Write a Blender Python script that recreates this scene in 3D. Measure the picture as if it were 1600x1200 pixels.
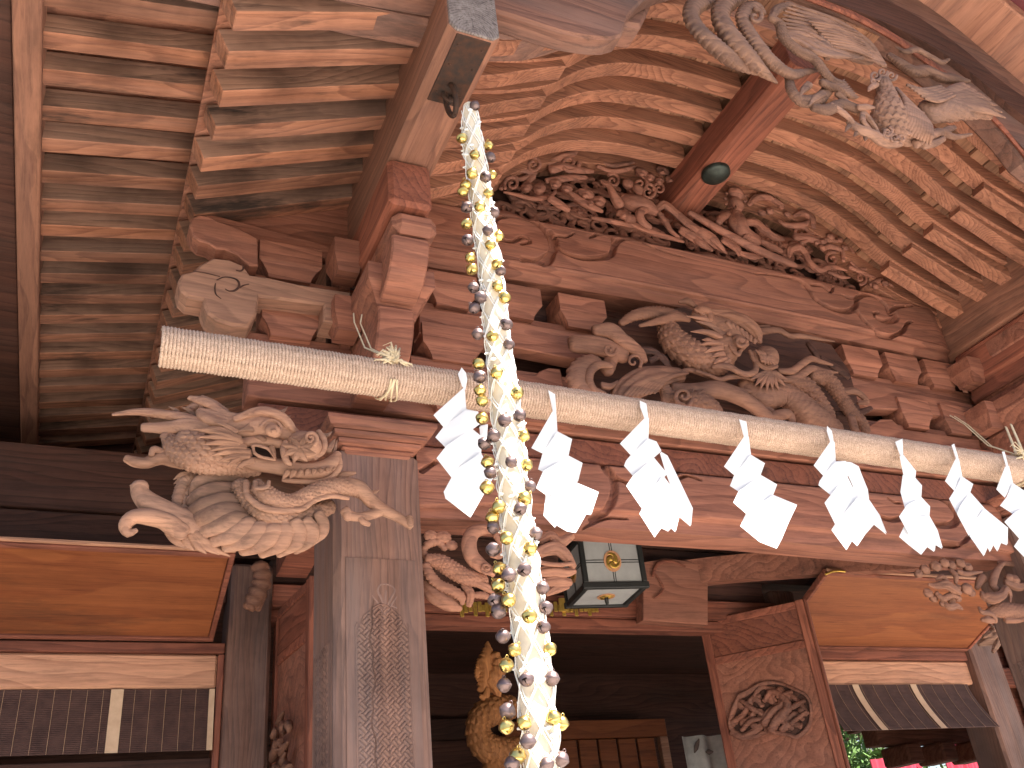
import bpy, bmesh, math, random
import numpy as np
from mathutils import Vector, Matrix
random.seed(7); RNG = np.random.default_rng(7)
for o in list(bpy.data.objects): bpy.data.objects.remove(o)
SC = bpy.context.scene
COL = SC.collection
R = math.radians
# ------------------------------------------------------------------ camera
CAM = np.array([0.0, 0.0, 1.6]); FPX = 1453.0
def _axes(yaw, pitch, roll):
    f = np.array([math.sin(yaw)*math.cos(pitch), math.cos(yaw)*math.cos(pitch), math.sin(pitch)])
    rt = np.array([math.cos(yaw), -math.sin(yaw), 0.0]); up = np.cross(rt, f)
    return math.cos(roll)*rt+math.sin(roll)*up, -math.sin(roll)*rt+math.cos(roll)*up, f
RT, UP, FW = _axes(R(26.86), R(29.7), R(-6.35))
cd = bpy.data.cameras.new('camera'); cam = bpy.data.objects.new('camera', cd); COL.objects.link(cam)
cam.matrix_world = Matrix(((RT[0],UP[0],-FW[0],CAM[0]),(RT[1],UP[1],-FW[1],CAM[1]),(RT[2],UP[2],-FW[2],CAM[2]),(0,0,0,1)))
cd.sensor_width = 36; cd.lens = FPX/1600*36; cd.clip_start = 0.05; cd.clip_end = 500
SC.camera = cam
# ------------------------------------------------------------------ light
SUN_EL, SUN_AZ = 62.0, 38.0      # azimuth measured from straight behind the camera towards its right
sd = Vector((math.sin(R(SUN_AZ))*math.cos(R(SUN_EL)), -math.cos(R(SUN_AZ))*math.cos(R(SUN_EL)), math.sin(R(SUN_EL))))
W = bpy.data.worlds.new('World'); SC.world = W; W.use_nodes = True
nt = W.node_tree; nt.nodes.clear()
wo = nt.nodes.new('ShaderNodeOutputWorld'); bg = nt.nodes.new('ShaderNodeBackground'); sk = nt.nodes.new('ShaderNodeTexSky')
sk.sky_type = 'NISHITA'; sk.sun_disc = False; sk.sun_elevation = R(SUN_EL); sk.sun_rotation = math.atan2(sd.x, sd.y)
sk.dust_density = 2.0; bg.inputs[1].default_value = 0.055
nt.links.new(sk.outputs[0], bg.inputs[0]); nt.links.new(bg.outputs[0], wo.inputs[0])
sl = bpy.data.lights.new('sun', 'SUN'); sl.energy = 5.0; sl.angle = R(0.5); sl.color = (1.0, 0.95, 0.88)
so = bpy.data.objects.new('sun', sl); COL.objects.link(so); so.rotation_euler = sd.to_track_quat('Z', 'Y').to_euler()
SC.view_settings.view_transform = 'Standard'; SC.view_settings.look = 'None'
SC.view_settings.exposure = 2.45; SC.view_settings.gamma = 1; SC.view_settings.use_curve_mapping = False
SC.cycles.max_bounces = 8; SC.cycles.diffuse_bounces = 5

# ------------------------------------------------------------------ placing helpers (real planes of the building)
def _ray(x, y): return RT*(x-800)/FPX+UP*(600-y)/FPX+FW
def P(x, y, Y): d = _ray(x, y); return CAM+d*(Y/d[1])
def PXx(x, y, X): d = _ray(x, y); return CAM+d*(X/d[0])
def PZz(x, y, Z): d = _ray(x, y); return CAM+d*((Z-CAM[2])/d[2])
def depth(p): return float((np.asarray(p)-CAM) @ FW)

# ------------------------------------------------------------------ materials
def mat(name):
    m = bpy.data.materials.new(name); m.use_nodes = True
    n = m.node_tree.nodes; l = m.node_tree.links; n.clear()
    out = n.new('ShaderNodeOutputMaterial'); b = n.new('ShaderNodeBsdfPrincipled'); l.new(b.outputs[0], out.inputs[0])
    return m, n, l, b
def mixc(n, l, fac, a, b, mode='MIX'):
    x = n.new('ShaderNodeMix'); x.data_type = 'RGBA'; x.blend_type = mode
    for sock, v in ((x.inputs[0], fac), (x.inputs[6], a), (x.inputs[7], b)):
        if hasattr(v, 'is_linked') or hasattr(v, 'links'): l.new(v, sock)
        elif isinstance(v, (int, float)): sock.default_value = v
        else: sock.default_value = (*v, 1)
    return x.outputs[2]
def ramp(n, l, src, stops):
    r = n.new('ShaderNodeValToRGB'); l.new(src, r.inputs[0]); e = r.color_ramp.elements
    while len(e) < len(stops): e.new(0.5)
    for i, (p, c) in enumerate(stops): e[i].position = p; e[i].color = (c, c, c, 1) if isinstance(c, (int, float)) else (*c, 1)
    return r.outputs[0]
def noise(n, l, vec, scale, detail=4, rough=.55):
    t = n.new('ShaderNodeTexNoise'); t.inputs['Scale'].default_value = scale; t.inputs['Detail'].default_value = detail; t.inputs['Roughness'].default_value = rough
    l.new(vec, t.inputs['Vector']); return t.outputs['Fac']
def wood(name, light, dark, axis='X', grey=.3, greyc=(.27,.215,.20), stain=.45, ring=7.0, rough=.72, fig=1.0, var=.25, bump=.6, spec=.25, soot=.35):
    light = tuple(q*k for q, k in zip(light, (.90, .79, .74))); dark = tuple(q*k for q, k in zip(dark, (.60, .52, .52))); greyc = tuple(q*k for q, k in zip(greyc, (.80, .70, .67))); grey *= .75
    m, n, l, b = mat(name)
    tc = n.new('ShaderNodeTexCoord'); oi = n.new('ShaderNodeObjectInfo')
    rv = n.new('ShaderNodeVectorMath'); rv.operation = 'SCALE'; rv.inputs[0].default_value = (7.3, 5.1, 9.7); l.new(oi.outputs['Random'], rv.inputs['Scale'])
    ad = n.new('ShaderNodeVectorMath'); ad.operation = 'ADD'; l.new(tc.outputs['Object'], ad.inputs[0]); l.new(rv.outputs[0], ad.inputs[1])
    st = n.new('ShaderNodeMapping'); l.new(ad.outputs[0], st.inputs[0])
    k = {'X': (.22, 1, 1), 'Y': (1, .22, 1), 'Z': (1, 1, .22)}[axis]; st.inputs['Scale'].default_value = k
    # low frequency warp gives cathedral figure
    wn = n.new('ShaderNodeTexNoise'); wn.inputs['Scale'].default_value = 2.6; wn.inputs['Detail'].default_value = 2; l.new(st.outputs[0], wn.inputs['Vector'])
    ws = n.new('ShaderNodeVectorMath'); ws.operation = 'SCALE'; l.new(wn.outputs['Color'], ws.inputs[0]); ws.inputs['Scale'].default_value = .45*fig
    wa = n.new('ShaderNodeVectorMath'); wa.operation = 'ADD'; l.new(st.outputs[0], wa.inputs[0]); l.new(ws.outputs[0], wa.inputs[1])
    wv = n.new('ShaderNodeTexWave'); wv.wave_type = 'RINGS'; wv.rings_direction = axis; wv.wave_profile = 'SAW'
    wv.inputs['Scale'].default_value = ring; wv.inputs['Distortion'].default_value = 1.2; wv.inputs['Detail'].default_value = 3; wv.inputs['Detail Scale'].default_value = 2
    l.new(wa.outputs[0], wv.inputs['Vector'])
    f2 = n.new('ShaderNodeMapping'); l.new(ad.outputs[0], f2.inputs[0]); f2.inputs['Scale'].default_value = tuple(.05 if q < 1 else 1 for q in k)
    fib = noise(n, l, f2.outputs[0], 95, 5, .7)
    streak = noise(n, l, f2.outputs[0], 14, 4, .6)
    big = noise(n, l, ad.outputs[0], 2.2, 4, .6)
    g = ramp(n, l, wv.outputs['Fac'], [(0, 0), (.6, .35), (.93, .85), (1, .3)])
    c = mixc(n, l, g, light, dark)
    c = mixc(n, l, ramp(n, l, streak, [(.35, 0), (.7, .6)]), c, tuple(q*.62 for q in dark))
    c = mixc(n, l, ramp(n, l, fib, [(.35, 0), (.75, .35)]), c, tuple(min(1, q*1.5) for q in light))
    fib2 = noise(n, l, f2.outputs[0], 42, 6, .75)
    c = mixc(n, l, ramp(n, l, fib2, [(.54, 0), (.66, .6)]), c, tuple(q*.55 for q in dark))
    gm = ramp(n, l, noise(n, l, f2.outputs[0], 5, 5, .65), [(.38, 0), (.68, grey)])
    c = mixc(n, l, gm, c, greyc)
    c = mixc(n, l, ramp(n, l, big, [(.45, 0), (.70, stain)]), c, tuple(q*.33 for q in dark))
    so_ = ramp(n, l, noise(n, l, st.outputs[0], 3.1, 6, .72), [(.56, 0), (.66, soot)])
    c = mixc(n, l, so_, c, (.035, .024, .02))
    # per-object tone
    hv = n.new('ShaderNodeHueSaturation'); l.new(c, hv.inputs['Color'])
    mr = n.new('ShaderNodeMapRange'); mr.inputs[3].default_value = 1-var; mr.inputs[4].default_value = 1+var; l.new(oi.outputs['Random'], mr.inputs[0]); l.new(mr.outputs[0], hv.inputs['Value'])
    l.new(hv.outputs[0], b.inputs['Base Color']); b.inputs['Roughness'].default_value = rough; b.inputs['Specular IOR Level'].default_value = spec
    bp = n.new('ShaderNodeBump'); bp.inputs['Strength'].default_value = bump; bp.inputs['Distance'].default_value = .004
    hm = n.new('ShaderNodeMath'); hm.operation = 'MULTIPLY_ADD'; l.new(g, hm.inputs[0]); hm.inputs[1].default_value = -.5; l.new(fib, hm.inputs[2])
    l.new(hm.outputs[0], bp.inputs['Height']); l.new(bp.outputs[0], b.inputs['Normal'])
    return m
def plain(name, c, c2=None, scale=20, rough=.7, metal=0, bump=0, spec=.4, emit=None):
    m, n, l, b = mat(name)
    tc = n.new('ShaderNodeTexCoord')
    nf = noise(n, l, tc.outputs['Object'], scale, 4, .6)
    col = mixc(n, l, ramp(n, l, nf, [(.35, 0), (.7, 1)]), c, c2 or tuple(q*.75 for q in c))
    l.new(col, b.inputs['Base Color']); b.inputs['Roughness'].default_value = rough; b.inputs['Metallic'].default_value = metal; b.inputs['Specular IOR Level'].default_value = spec
    if bump:
        bp = n.new('ShaderNodeBump'); bp.inputs['Strength'].default_value = bump; bp.inputs['Distance'].default_value = .004; l.new(nf, bp.inputs['Height']); l.new(bp.outputs[0], b.inputs['Normal'])
    return m
WL, WD = (.44, .215, .140), (.235, .098, .062)
M = {}
for ax in 'XYZ':
    M['w'+ax] = wood('cedar_'+ax, WL, WD, ax)
M['raft'] = wood('rafter_cedar', (.47, .225, .135), (.27, .112, .065), 'X', grey=.5, stain=.6, ring=9, var=.2, soot=.85)
M['redX'] = wood('reddish_beam_x', (.34, .125, .078), (.19, .062, .04), 'X', grey=.12, stain=.3)
M['redZ'] = wood('reddish_beam_z', (.34, .125, .078), (.19, .062, .04), 'Z', grey=.12, stain=.3)
M['raft_worn_shade'] = wood('rafter_cedar_weathered_shaded', (.38, .235, .17), (.24, .14, .10), 'X', grey=.7, greyc=(.26, .20, .175), stain=.7, ring=9, var=.2, soot=.95)  # rafter sides and ends: weathered grey plus shade put into the colour
M['curve'] = wood('bowed_rafter_cedar', (.50, .24, .15), (.27, .11, .068), 'X', grey=.15, stain=.3, ring=16, fig=1.6, var=.15)
M['beamX'] = wood('beam_keyaki', (.40, .175, .115), (.25, .098, .064), 'X', grey=.2, stain=.25, ring=5, fig=1.5, var=.05)
M['red'] = wood('reddish_beam', (.34, .125, .078), (.19, .062, .04), 'Y', grey=.12, stain=.3)
M['keta'] = wood('eave_beam_cedar', (.44, .225, .15), (.33, .16, .11), 'Y', grey=.3, stain=.15, ring=5)
M['post'] = wood('pillar_cedar', (.28, .165, .125), (.18, .105, .085), 'Z', grey=1, greyc=(.20, .165, .16), stain=.4, ring=14, fig=.6)
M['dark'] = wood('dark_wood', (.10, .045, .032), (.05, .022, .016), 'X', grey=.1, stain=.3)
M['orange'] = wood('shutter_board', (.33, .12, .046), (.32, .10, .04), 'X', grey=.03, stain=.15, ring=3, rough=.5, var=.04, bump=.25)
M['carve'] = wood('carving_wood', (.37, .19, .125), (.28, .135, .09), 'X', grey=.35, greyc=(.22, .165, .14), stain=.5, ring=6, fig=1.3, bump=.35)
M['cloud'] = wood('cloud_arm_wood', (.46, .265, .185), (.36, .20, .14), 'X', grey=.35, greyc=(.30, .23, .19), stain=.35, ring=6, fig=1.5, bump=.4)
M['carvepale'] = wood('bleached_carving_wood', (.45, .27, .185), (.36, .205, .14), 'X', grey=.55, greyc=(.30, .235, .20), stain=.45, ring=6, fig=1.5, bump=.45, soot=.5)
M['carvered'] = wood('gable_carving_wood', (.38, .175, .12), (.23, .095, .065), 'X', grey=.35, stain=.5, ring=6, fig=1.5, bump=.3)
M['carvegrey'] = wood('grey_carving_wood', (.40, .24, .17), (.27, .16, .12), 'X', grey=.7, greyc=(.17, .13, .12), stain=.6, ring=6, fig=1.5, bump=.4)
M['barge'] = wood('barge_board_wood', (.32, .17, .125), (.17, .09, .07), 'X', grey=.7, greyc=(.20, .16, .15), stain=.3, ring=3, fig=2)
M['tan'] = wood('sunlit_tan_wood', (.60, .34, .22), (.45, .23, .14), 'X', grey=.4, greyc=(.5, .38, .30), stain=.1)  # pale tan: sunlight on the hall rails put into the colour
M['sheath'] = wood('sheathing', (.46, .25, .15), (.30, .14, .085), 'Y', grey=.15, stain=.4, var=.22)
M['burg'] = plain('burgundy_paint', (.16, .03, .035), rough=.6)
M['iron'] = plain('rusted_iron', (.045, .032, .028), (.10, .045, .028), 30, .75, .6, .3)
M['gold'] = plain('brass_bell', (.72, .53, .19), (.55, .39, .12), 40, .28, 1.0)
M['bronze'] = plain('oxidised_bronze_bell', (.20, .14, .135), (.13, .09, .085), 50, .42, .75)
M['gilt'] = plain('gilt', (.70, .44, .10), (.5, .30, .06), 30, .35, .8)
M['verd'] = plain('dark_bronze_boss', (.035, .042, .037), (.06, .066, .056), 25, .45, .7)
M['cord'] = plain('white_cotton_cord', (.86, .85, .82), (.78, .76, .72), 60, .9)
M['canvas'] = plain('cream_canvas', (.76, .66, .52), (.66, .56, .43), 30, .95, 0, .3)
M['lampiron'] = plain('black_lantern_frame', (.02, .019, .018), rough=.5, metal=.1)
M['lamppaper'] = plain('lantern_paper', (.31, .30, .29), (.26, .25, .245), 12, .8)
M['lampcrest'] = plain('lantern_crest', (.50, .24, .12), rough=.6)
M['reed'] = plain('dark_reed_blind', (.085, .04, .032), (.05, .022, .018), 14, .8)
M['thread'] = plain('blind_thread', (.40, .24, .15), rough=.9)
M['tape'] = plain('cloth_tape', (.62, .42, .28), (.52, .34, .22), 20, .9)
M['redcloth'] = plain('crimson_banner', (.20, .006, .02), (.28, .012, .035), 8, .9)
M['cloth'] = plain('white_cloth', (.62, .58, .53), rough=.9)
M['tie'] = plain('hemp_tie', (.62, .50, .34), (.50, .38, .24), 40, .95, 0, .4)
M['leaf'] = plain('leaf_green', (.07, .14, .03), (.12, .20, .05), 9, .5)
M['bark'] = plain('bark', (.12, .09, .07), rough=.9)
M['greybld'] = plain('grey_plaster', (.10, .10, .10), rough=.9)
M['ink'] = plain('ink_pattern', (.09, .06, .05), rough=.8)
def straw_mat():
    m, n, l, b = mat('straw_rope'); tc = n.new('ShaderNodeTexCoord')
    a = noise(n, l, tc.outputs['Object'], 60, 5, .7); c = noise(n, l, tc.outputs['Object'], 260, 3, .6)
    col = mixc(n, l, ramp(n, l, a, [(.3, 0), (.7, 1)]), (.70, .50, .39), (.50, .35, .265))
    col = mixc(n, l, ramp(n, l, c, [(.42, 0), (.66, .7)]), col, (.20, .115, .075))
    l.new(col, b.inputs['Base Color']); b.inputs['Roughness'].default_value = .9; b.inputs['Specular IOR Level'].default_value = .2
    bp = n.new('ShaderNodeBump'); bp.inputs['Strength'].default_value = .8; bp.inputs['Distance'].default_value = .004; l.new(c, bp.inputs['Height']); l.new(bp.outputs[0], b.inputs['Normal'])
    return m
M['straw'] = straw_mat()
def paper_mat():
    m, n, l, b = mat('white_paper'); b.inputs['Base Color'].default_value = (.88, .87, .88, 1); b.inputs['Roughness'].default_value = .85
    out = [q for q in n if q.type == 'OUTPUT_MATERIAL'][0]
    t = n.new('ShaderNodeBsdfTranslucent'); t.inputs[0].default_value = (.8, .8, .82, 1); x = n.new('ShaderNodeMixShader'); x.inputs[0].default_value = .3
    l.new(b.outputs[0], x.inputs[1]); l.new(t.outputs[0], x.inputs[2]); l.new(x.outputs[0], out.inputs[0]); return m
M['paper'] = paper_mat()
def ground_mat():
    m, n, l, b = mat('dark_gravel'); tc = n.new('ShaderNodeTexCoord')
    a = noise(n, l, tc.outputs['Object'], 3, 4, .6); c = noise(n, l, tc.outputs['Object'], 90, 3, .6)
    col = mixc(n, l, a, (.11, .10, .08), (.08, .075, .06)); col = mixc(n, l, ramp(n, l, c, [(.4, 0), (.7, .5)]), col, (.09, .08, .065))  # unseen ground coloured dark to cut bounce onto front faces
    l.new(col, b.inputs['Base Color']); b.inputs['Roughness'].default_value = .95; return m
M['ground'] = ground_mat()
M['stone'] = plain('paving_stone', (.62, .58, .52), (.53, .49, .44), 6, .9, 0, .3)
# ------------------------------------------------------------------ mesh builder
class MB:
    def __init__(s): s.v = []; s.f = []; s.n = 0; s.sm = []
    def add(s, v, f, smooth=False):
        v = np.asarray(v, float).reshape(-1, 3); s.v.append(v)
        fl = f.tolist() if isinstance(f, np.ndarray) else [list(q) for q in f]
        k = s.n
        s.f += [[i+k for i in q] for q in fl]; s.sm += [smooth]*len(fl); s.n += len(v)
    def build(s, name, m, parent=None, **props):
        me = bpy.data.meshes.new(name)
        me.from_pydata(np.concatenate(s.v).tolist(), [], s.f)
        me.polygons.foreach_set('use_smooth', s.sm); me.materials.append(m); me.update()
        bm = bmesh.new(); bm.from_mesh(me); bmesh.ops.recalc_face_normals(bm, faces=bm.faces); bm.to_mesh(me); bm.free()
        return link(name, me, parent, **props)
def link(name, me, parent=None, loc=None, **props):
    o = bpy.data.objects.new(name, me); COL.objects.link(o)
    if parent is not None: o.parent = parent
    if loc is not None: o.location = loc
    for k, v in props.items(): o[k] = v
    return o
def thing(name, label, category, loc=(0, 0, 0), group=None):
    o = bpy.data.objects.new(name, None); COL.objects.link(o); o.empty_display_size = .1; o.location = loc
    o['label'] = label; o['category'] = category
    if group: o['group'] = group
    return o
def place(o, x, y, z): o.location = (x, y, z); return o
# chamfered box, any 8-corner hexahedron is made from an axis box
def cbox(mb, x0, x1, y0, y1, z0, z1, c=.006):
    c = min(c, abs(x1-x0)*.3, abs(y1-y0)*.3, abs(z1-z0)*.3)
    X, Y, Z = (x0, x1), (y0, y1), (z0, z1); v = []; idx = {}
    for i in (0, 1):
        for j in (0, 1):
            for k in (0, 1):
                s = (1 if i == 0 else -1, 1 if j == 0 else -1, 1 if k == 0 else -1)
                for a in range(3):
                    p = [X[i], Y[j], Z[k]]
                    for b in range(3):
                        if b != a: p[b] += s[b]*c
                    idx[i, j, k, a] = len(v); v.append(p)
    f = []
    for a in range(3):
        b, d = [q for q in range(3) if q != a]
        for s in (0, 1):
            ring = []
            for (p, q) in ((0, 0), (1, 0), (1, 1), (0, 1)):
                t = [0, 0, 0]; t[a] = s; t[b] = p; t[d] = q; ring.append(idx[(*t, a)])
            f.append(ring)
    for a in range(3):      # edges parallel to axis a
        b, d = [q for q in range(3) if q != a]
        for p in (0, 1):
            for q in (0, 1):
                t0 = [0, 0, 0]; t0[b] = p; t0[d] = q; t1 = list(t0); t1[a] = 1
                f.append([idx[(*t0, b)], idx[(*t1, b)], idx[(*t1, d)], idx[(*t0, d)]])
    for i in (0, 1):
        for j in (0, 1):
            for k in (0, 1): f.append([idx[i, j, k, 0], idx[i, j, k, 1], idx[i, j, k, 2]])
    mb.add(v, f)
def box(x0, x1, y0, y1, z0, z1, name, m, parent, c=.006, **pr):
    mb = MB(); cx, cy, cz = (x0+x1)/2, (y0+y1)/2, (z0+z1)/2
    cbox(mb, x0-cx, x1-cx, y0-cy, y1-cy, z0-cz, z1-cz, c)
    o = mb.build(name, m, parent, **pr); o.location = (cx, cy, cz); return o
# extrude a 2-D outline (u,w) lying in plane axis ('Y': u=X,w=Z ; 'X': u=Y,w=Z ; 'Z': u=X,w=Y) with chamfered rims
def prism(mb, pts, axis, a0, a1, c=.005, smooth=False):
    pts = np.asarray(pts, float); n = len(pts)
    area = np.sum(pts[:, 0]*np.roll(pts[:, 1], -1)-np.roll(pts[:, 0], -1)*pts[:, 1])
    if area < 0: pts = pts[::-1]
    e0 = pts-np.roll(pts, 1, 0); e1 = np.roll(pts, -1, 0)-pts
    e0 /= np.linalg.norm(e0, axis=1, keepdims=True)+1e-9; e1 /= np.linalg.norm(e1, axis=1, keepdims=True)+1e-9
    nrm = np.stack([-(e0[:, 1]+e1[:, 1]), e0[:, 0]+e1[:, 0]], 1); nrm /= np.linalg.norm(nrm, axis=1, keepdims=True)+1e-9
    inn = pts+nrm*c
    def lift(p, a):
        if axis == 'Y': return np.stack([p[:, 0], np.full(n, a), p[:, 1]], 1)
        if axis == 'X': return np.stack([np.full(n, a), p[:, 0], p[:, 1]], 1)
        return np.stack([p[:, 0], p[:, 1], np.full(n, a)], 1)
    s = 1 if a1 > a0 else -1
    v = np.concatenate([lift(inn, a0), lift(pts, a0+s*c), lift(pts, a1-s*c), lift(inn, a1)])
    f = [list(range(n))[::-1], list(range(3*n, 4*n))]
    for k in range(3):
        for i in range(n): j = (i+1) % n; f.append([k*n+i, k*n+j, (k+1)*n+j, (k+1)*n+i])
    mb.add(v, f, smooth)
def crom(p, step):
    p = np.asarray(p, float)
    if len(p) < 2: return p
    q = np.vstack([2*p[0]-p[1], p, 2*p[-1]-p[-2]]); out = []
    for i in range(1, len(q)-2):
        L = np.linalg.norm(q[i+1][:3]-q[i][:3]); n = max(2, int(L/step))
        t = np.linspace(0, 1, n, endpoint=False)[:, None]
        out.append(.5*((2*q[i])+(-q[i-1]+q[i+1])*t+(2*q[i-1]-5*q[i]+4*q[i+1]-q[i+2])*t*t+(-q[i-1]+3*q[i]-3*q[i+1]+q[i+2])*t**3))
    out.append(q[-2:-1]); return np.vstack(out)
def scale_h(u, v):
    r0 = np.floor(u)
    def cell(r):
        b = v-(r % 2)*.5; b = b-np.round(b); return u-r, b
    a1, b1 = cell(r0-1); a0, b0 = cell(r0)
    cov = a1 < 1.62-2.3*b1*b1
    h = np.where(cov, a1/1.62, a0/1.62); b = np.where(cov, b1, b0)
    return h*1.1-.35*np.clip((np.abs(b)-.38)/.12, 0, 1)*(~cov)
def ring_tube(mb, C, r, flat=1.0, nv=14, dep=(0, -1, 0), mode='plain', amp=.12, per=None, seed=0, closed=False, cap=True, side=0):
    """C: centreline (n,3); r: radii (n); cross-section squashed along dep"""
    C = np.asarray(C, float); r = np.asarray(r, float); n = len(C)
    T = np.gradient(C, axis=0); T /= np.linalg.norm(T, axis=1, keepdims=True)+1e-9
    D = np.tile(np.asarray(dep, float), (n, 1)); D -= (D*T).sum(1, keepdims=True)*T
    D /= np.linalg.norm(D, axis=1, keepdims=True)+1e-9
    B = np.cross(T, D)
    if cap:
        k = np.array([.25, .6, .85]); w = np.sqrt(1-(1-k)**2)
        C = np.vstack([C[0]-T[0]*r[0]*(1-k[:, None])*.9, C, C[-1]+T[-1]*r[-1]*(1-k[::-1, None])*.9])
        r = np.concatenate([r[0]*w, r, r[-1]*w[::-1]]); D = np.vstack([D[:1]]*3+[D]+[D[-1:]]*3); B = np.vstack([B[:1]]*3+[B]+[B[-1:]]*3); n += 6
    s = np.concatenate([[0], np.cumsum(np.linalg.norm(np.diff(C, axis=0), axis=1))])
    th = np.linspace(0, 2*np.pi, nv, endpoint=False)
    S, TH = np.meshgrid(s, th, indexing='ij'); rm = max(1e-4, float(np.mean(r)))
    rr = np.tile(r[:, None], (1, nv)).astype(float)
    if mode == 'scale':
        p = per or rm*.5; nr = max(4, round(2*np.pi*rm/p)); h = scale_h(S/p, TH/(2*np.pi)*nr); rr = rr*(1+amp*1.35*(h-.5))
    elif mode == 'band':
        p = per or rm*.4; q = (S/p+.5*np.cos(TH)**2) % 1; rr = rr*(1+amp*(q-.5))
    elif mode == 'hair':
        k = per or 5; rr = rr*(1+amp*1.7*(np.abs(np.sin(TH*k/2+.25*np.sin(S/rm*.8)+seed))**.7-.6))
    elif mode == 'serr':
        p = per or rm*.8; q = (S/p) % 1; rr = rr*(1+amp*2.4*(q-.4)*(np.abs(np.cos(TH))**3))*(1+.5*amp*(np.abs(np.sin(TH*3+.5))-.6))
    elif mode == 'lobe':
        p = per or rm*1.2; q = np.abs(np.sin(S/p*np.pi)); rr = rr*(1+amp*2*(q-.6))
    rr = rr*(1+.03*np.sin(S/rm*2.1+seed*3)*np.cos(TH*2+seed))
    V = C[:, None, :]+rr[..., None]*(np.cos(TH)[..., None]*B[:, None, :]+flat*np.sin(TH)[..., None]*D[:, None, :])
    i = np.arange(n-1)[:, None]*nv; j = np.arange(nv)[None]; j2 = (j+1) % nv
    F = np.stack([i+j, i+j2, i+nv+j2, i+nv+j], -1).reshape(-1, 4).tolist()
    F.append(list(range(nv))[::-1]); F.append([(n-1)*nv+q for q in range(nv)])
    mb.add(V.reshape(-1, 3), F, True)
class Relief:
    """wood carving drawn on a wall plane Y: coordinates are read in a crop of the photograph (ox,oy,scale) and sit at real depth"""
    def __init__(s, ox, oy, k, Y): s.ox, s.oy, s.k, s.Y = ox, oy, k, Y; s.mb = MB(); s.c = 0
    def w(s, x, y, dy=0): return P(s.ox+x*s.k, s.oy+y*s.k, s.Y+dy)
    def rad(s, r, p): return r*s.k*depth(p)/FPX
    def parse(s, t):
        out = []
        for q in t.split():
            a = [float(z) for z in q.split(',')]; 
            while len(a) < 3: a.append(out[-1][2] if out else 10)
            if len(a) < 4: a.append(out[-1][3] if out else 0)
            out.append(a)
        return np.array(out)
    def st(s, t, mode='plain', flat=.75, amp=.14, per=None, dy=None, nv=None, step=None, mb=None):
        a = s.parse(t); s.c += 1
        pts = np.array([[*s.w(x, y, d/100.0+(dy or 0)), s.rad(r, s.w(x, y)), 0] for x, y, r, d in a])
        rm = pts[:, 3].mean(); fine = mode in ('scale', 'band', 'serr', 'hair')
        q = crom(pts, step or max(.0022 if mode == 'scale' else .0035, rm*(.055 if mode == 'scale' else .12 if fine else .35)))
        r = np.clip(q[:, 3], .0012, None); C = q[:, :3].copy()
        ring_tube(mb or s.mb, C, r, flat, nv or (84 if mode == 'scale' else 40 if mode == 'hair' else 28 if fine else 14), mode=mode, amp=amp, per=(per*s.k*depth(C[0])/FPX if per and mode != 'hair' else per), seed=s.c)
    def blob(s, x, y, rx, ry, dz=.6, rot=0, dy=0, mode='plain', amp=.1, k=8, nu=28, nv=24, mb=None):
        c = s.w(x, y, dy); ax = s.rad(rx, c); ay = s.rad(ry, c); az = dz*min(ax, ay); s.c += 1
        U = s.w(x+10, y)-s.w(x, y); U /= np.linalg.norm(U); Wv = s.w(x, y-10)-s.w(x, y); Wv -= (Wv@U)*U; Wv /= np.linalg.norm(Wv)
        cr, sr = math.cos(R(rot)), math.sin(R(rot)); U2 = cr*U+sr*Wv; W2 = -sr*U+cr*Wv
        a = np.linspace(0, 2*np.pi, nu, endpoint=False); b = np.linspace(0.02, np.pi-.02, nv); A, Bq = np.meshgrid(a, b, indexing='ij')
        rr = np.ones_like(A)
        if mode == 'flute': rr += amp*(np.abs(np.sin(A*k/2))-.6)*np.sin(Bq)
        if mode == 'petal': rr += amp*(np.abs(np.sin(A*k/2))-.6)*np.sin(Bq)+amp*.6*np.cos(Bq*5)
        if mode == 'rings': rr += amp*np.cos(Bq*k)*.5
        if mode == 'scale': rr += amp*(scale_h(Bq*k/2.2, A/(2*np.pi)*max(4, 2*round(k*.8)))-.5)*np.clip(np.sin(Bq)*2, 0, 1)
        if mode == 'band': rr += amp*(((np.cos(A)*np.sin(Bq)*.5+.5)*k+.8*(np.sin(A)*np.sin(Bq))**2) % 1-.5)
        rr += .04*np.sin(A*2+s.c)*np.sin(Bq*3)
        V = c+(rr*np.sin(Bq)*np.cos(A)*ax)[..., None]*U2+(rr*np.sin(Bq)*np.sin(A)*ay)[..., None]*W2+(rr*np.cos(Bq)*az)[..., None]*np.array([0, -1, 0])
        i = np.arange(nu)[:, None]*nv; i2 = ((np.arange(nu)+1) % nu)[:, None]*nv; j = np.arange(nv-1)[None]
        F = np.stack([i+j, i2+j, i2+j+1, i+j+1], -1).reshape(-1, 4).tolist()
        F.append([q*nv for q in range(nu)]); F.append([q*nv+nv-1 for q in range(nu)][::-1])
        (mb or s.mb).add(V.reshape(-1, 3), F, True)
    def spiral(s, x, y, r0, turns=1.4, w=8, start=0, hand=1, dy=-.01, mb=None, mode='plain'):
        n = int(10*turns)+2; pts = []
        for i in range(n):
            t = i/(n-1); a = R(start)+hand*t*turns*2*math.pi; rr = r0*(1-t*.85)
            pts.append('%f,%f,%f' % (x+rr*math.cos(a), y+rr*math.sin(a), w*(1-.4*t)))
        s.st(' '.join(pts), mode, dy=dy, mb=mb)
    def tuft(s, x0, y0, x1, y1, w=16, bend=0, dy=0, mode='hair'):
        mx, my = (x0+x1)/2-(y1-y0)*bend, (y0+y1)/2+(x1-x0)*bend
        s.st('%f,%f,%f %f,%f,%f %f,%f,%f' % (x0, y0, w, mx, my, w*.8, x1, y1, w*.12), mode, dy=dy, per=4)
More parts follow.
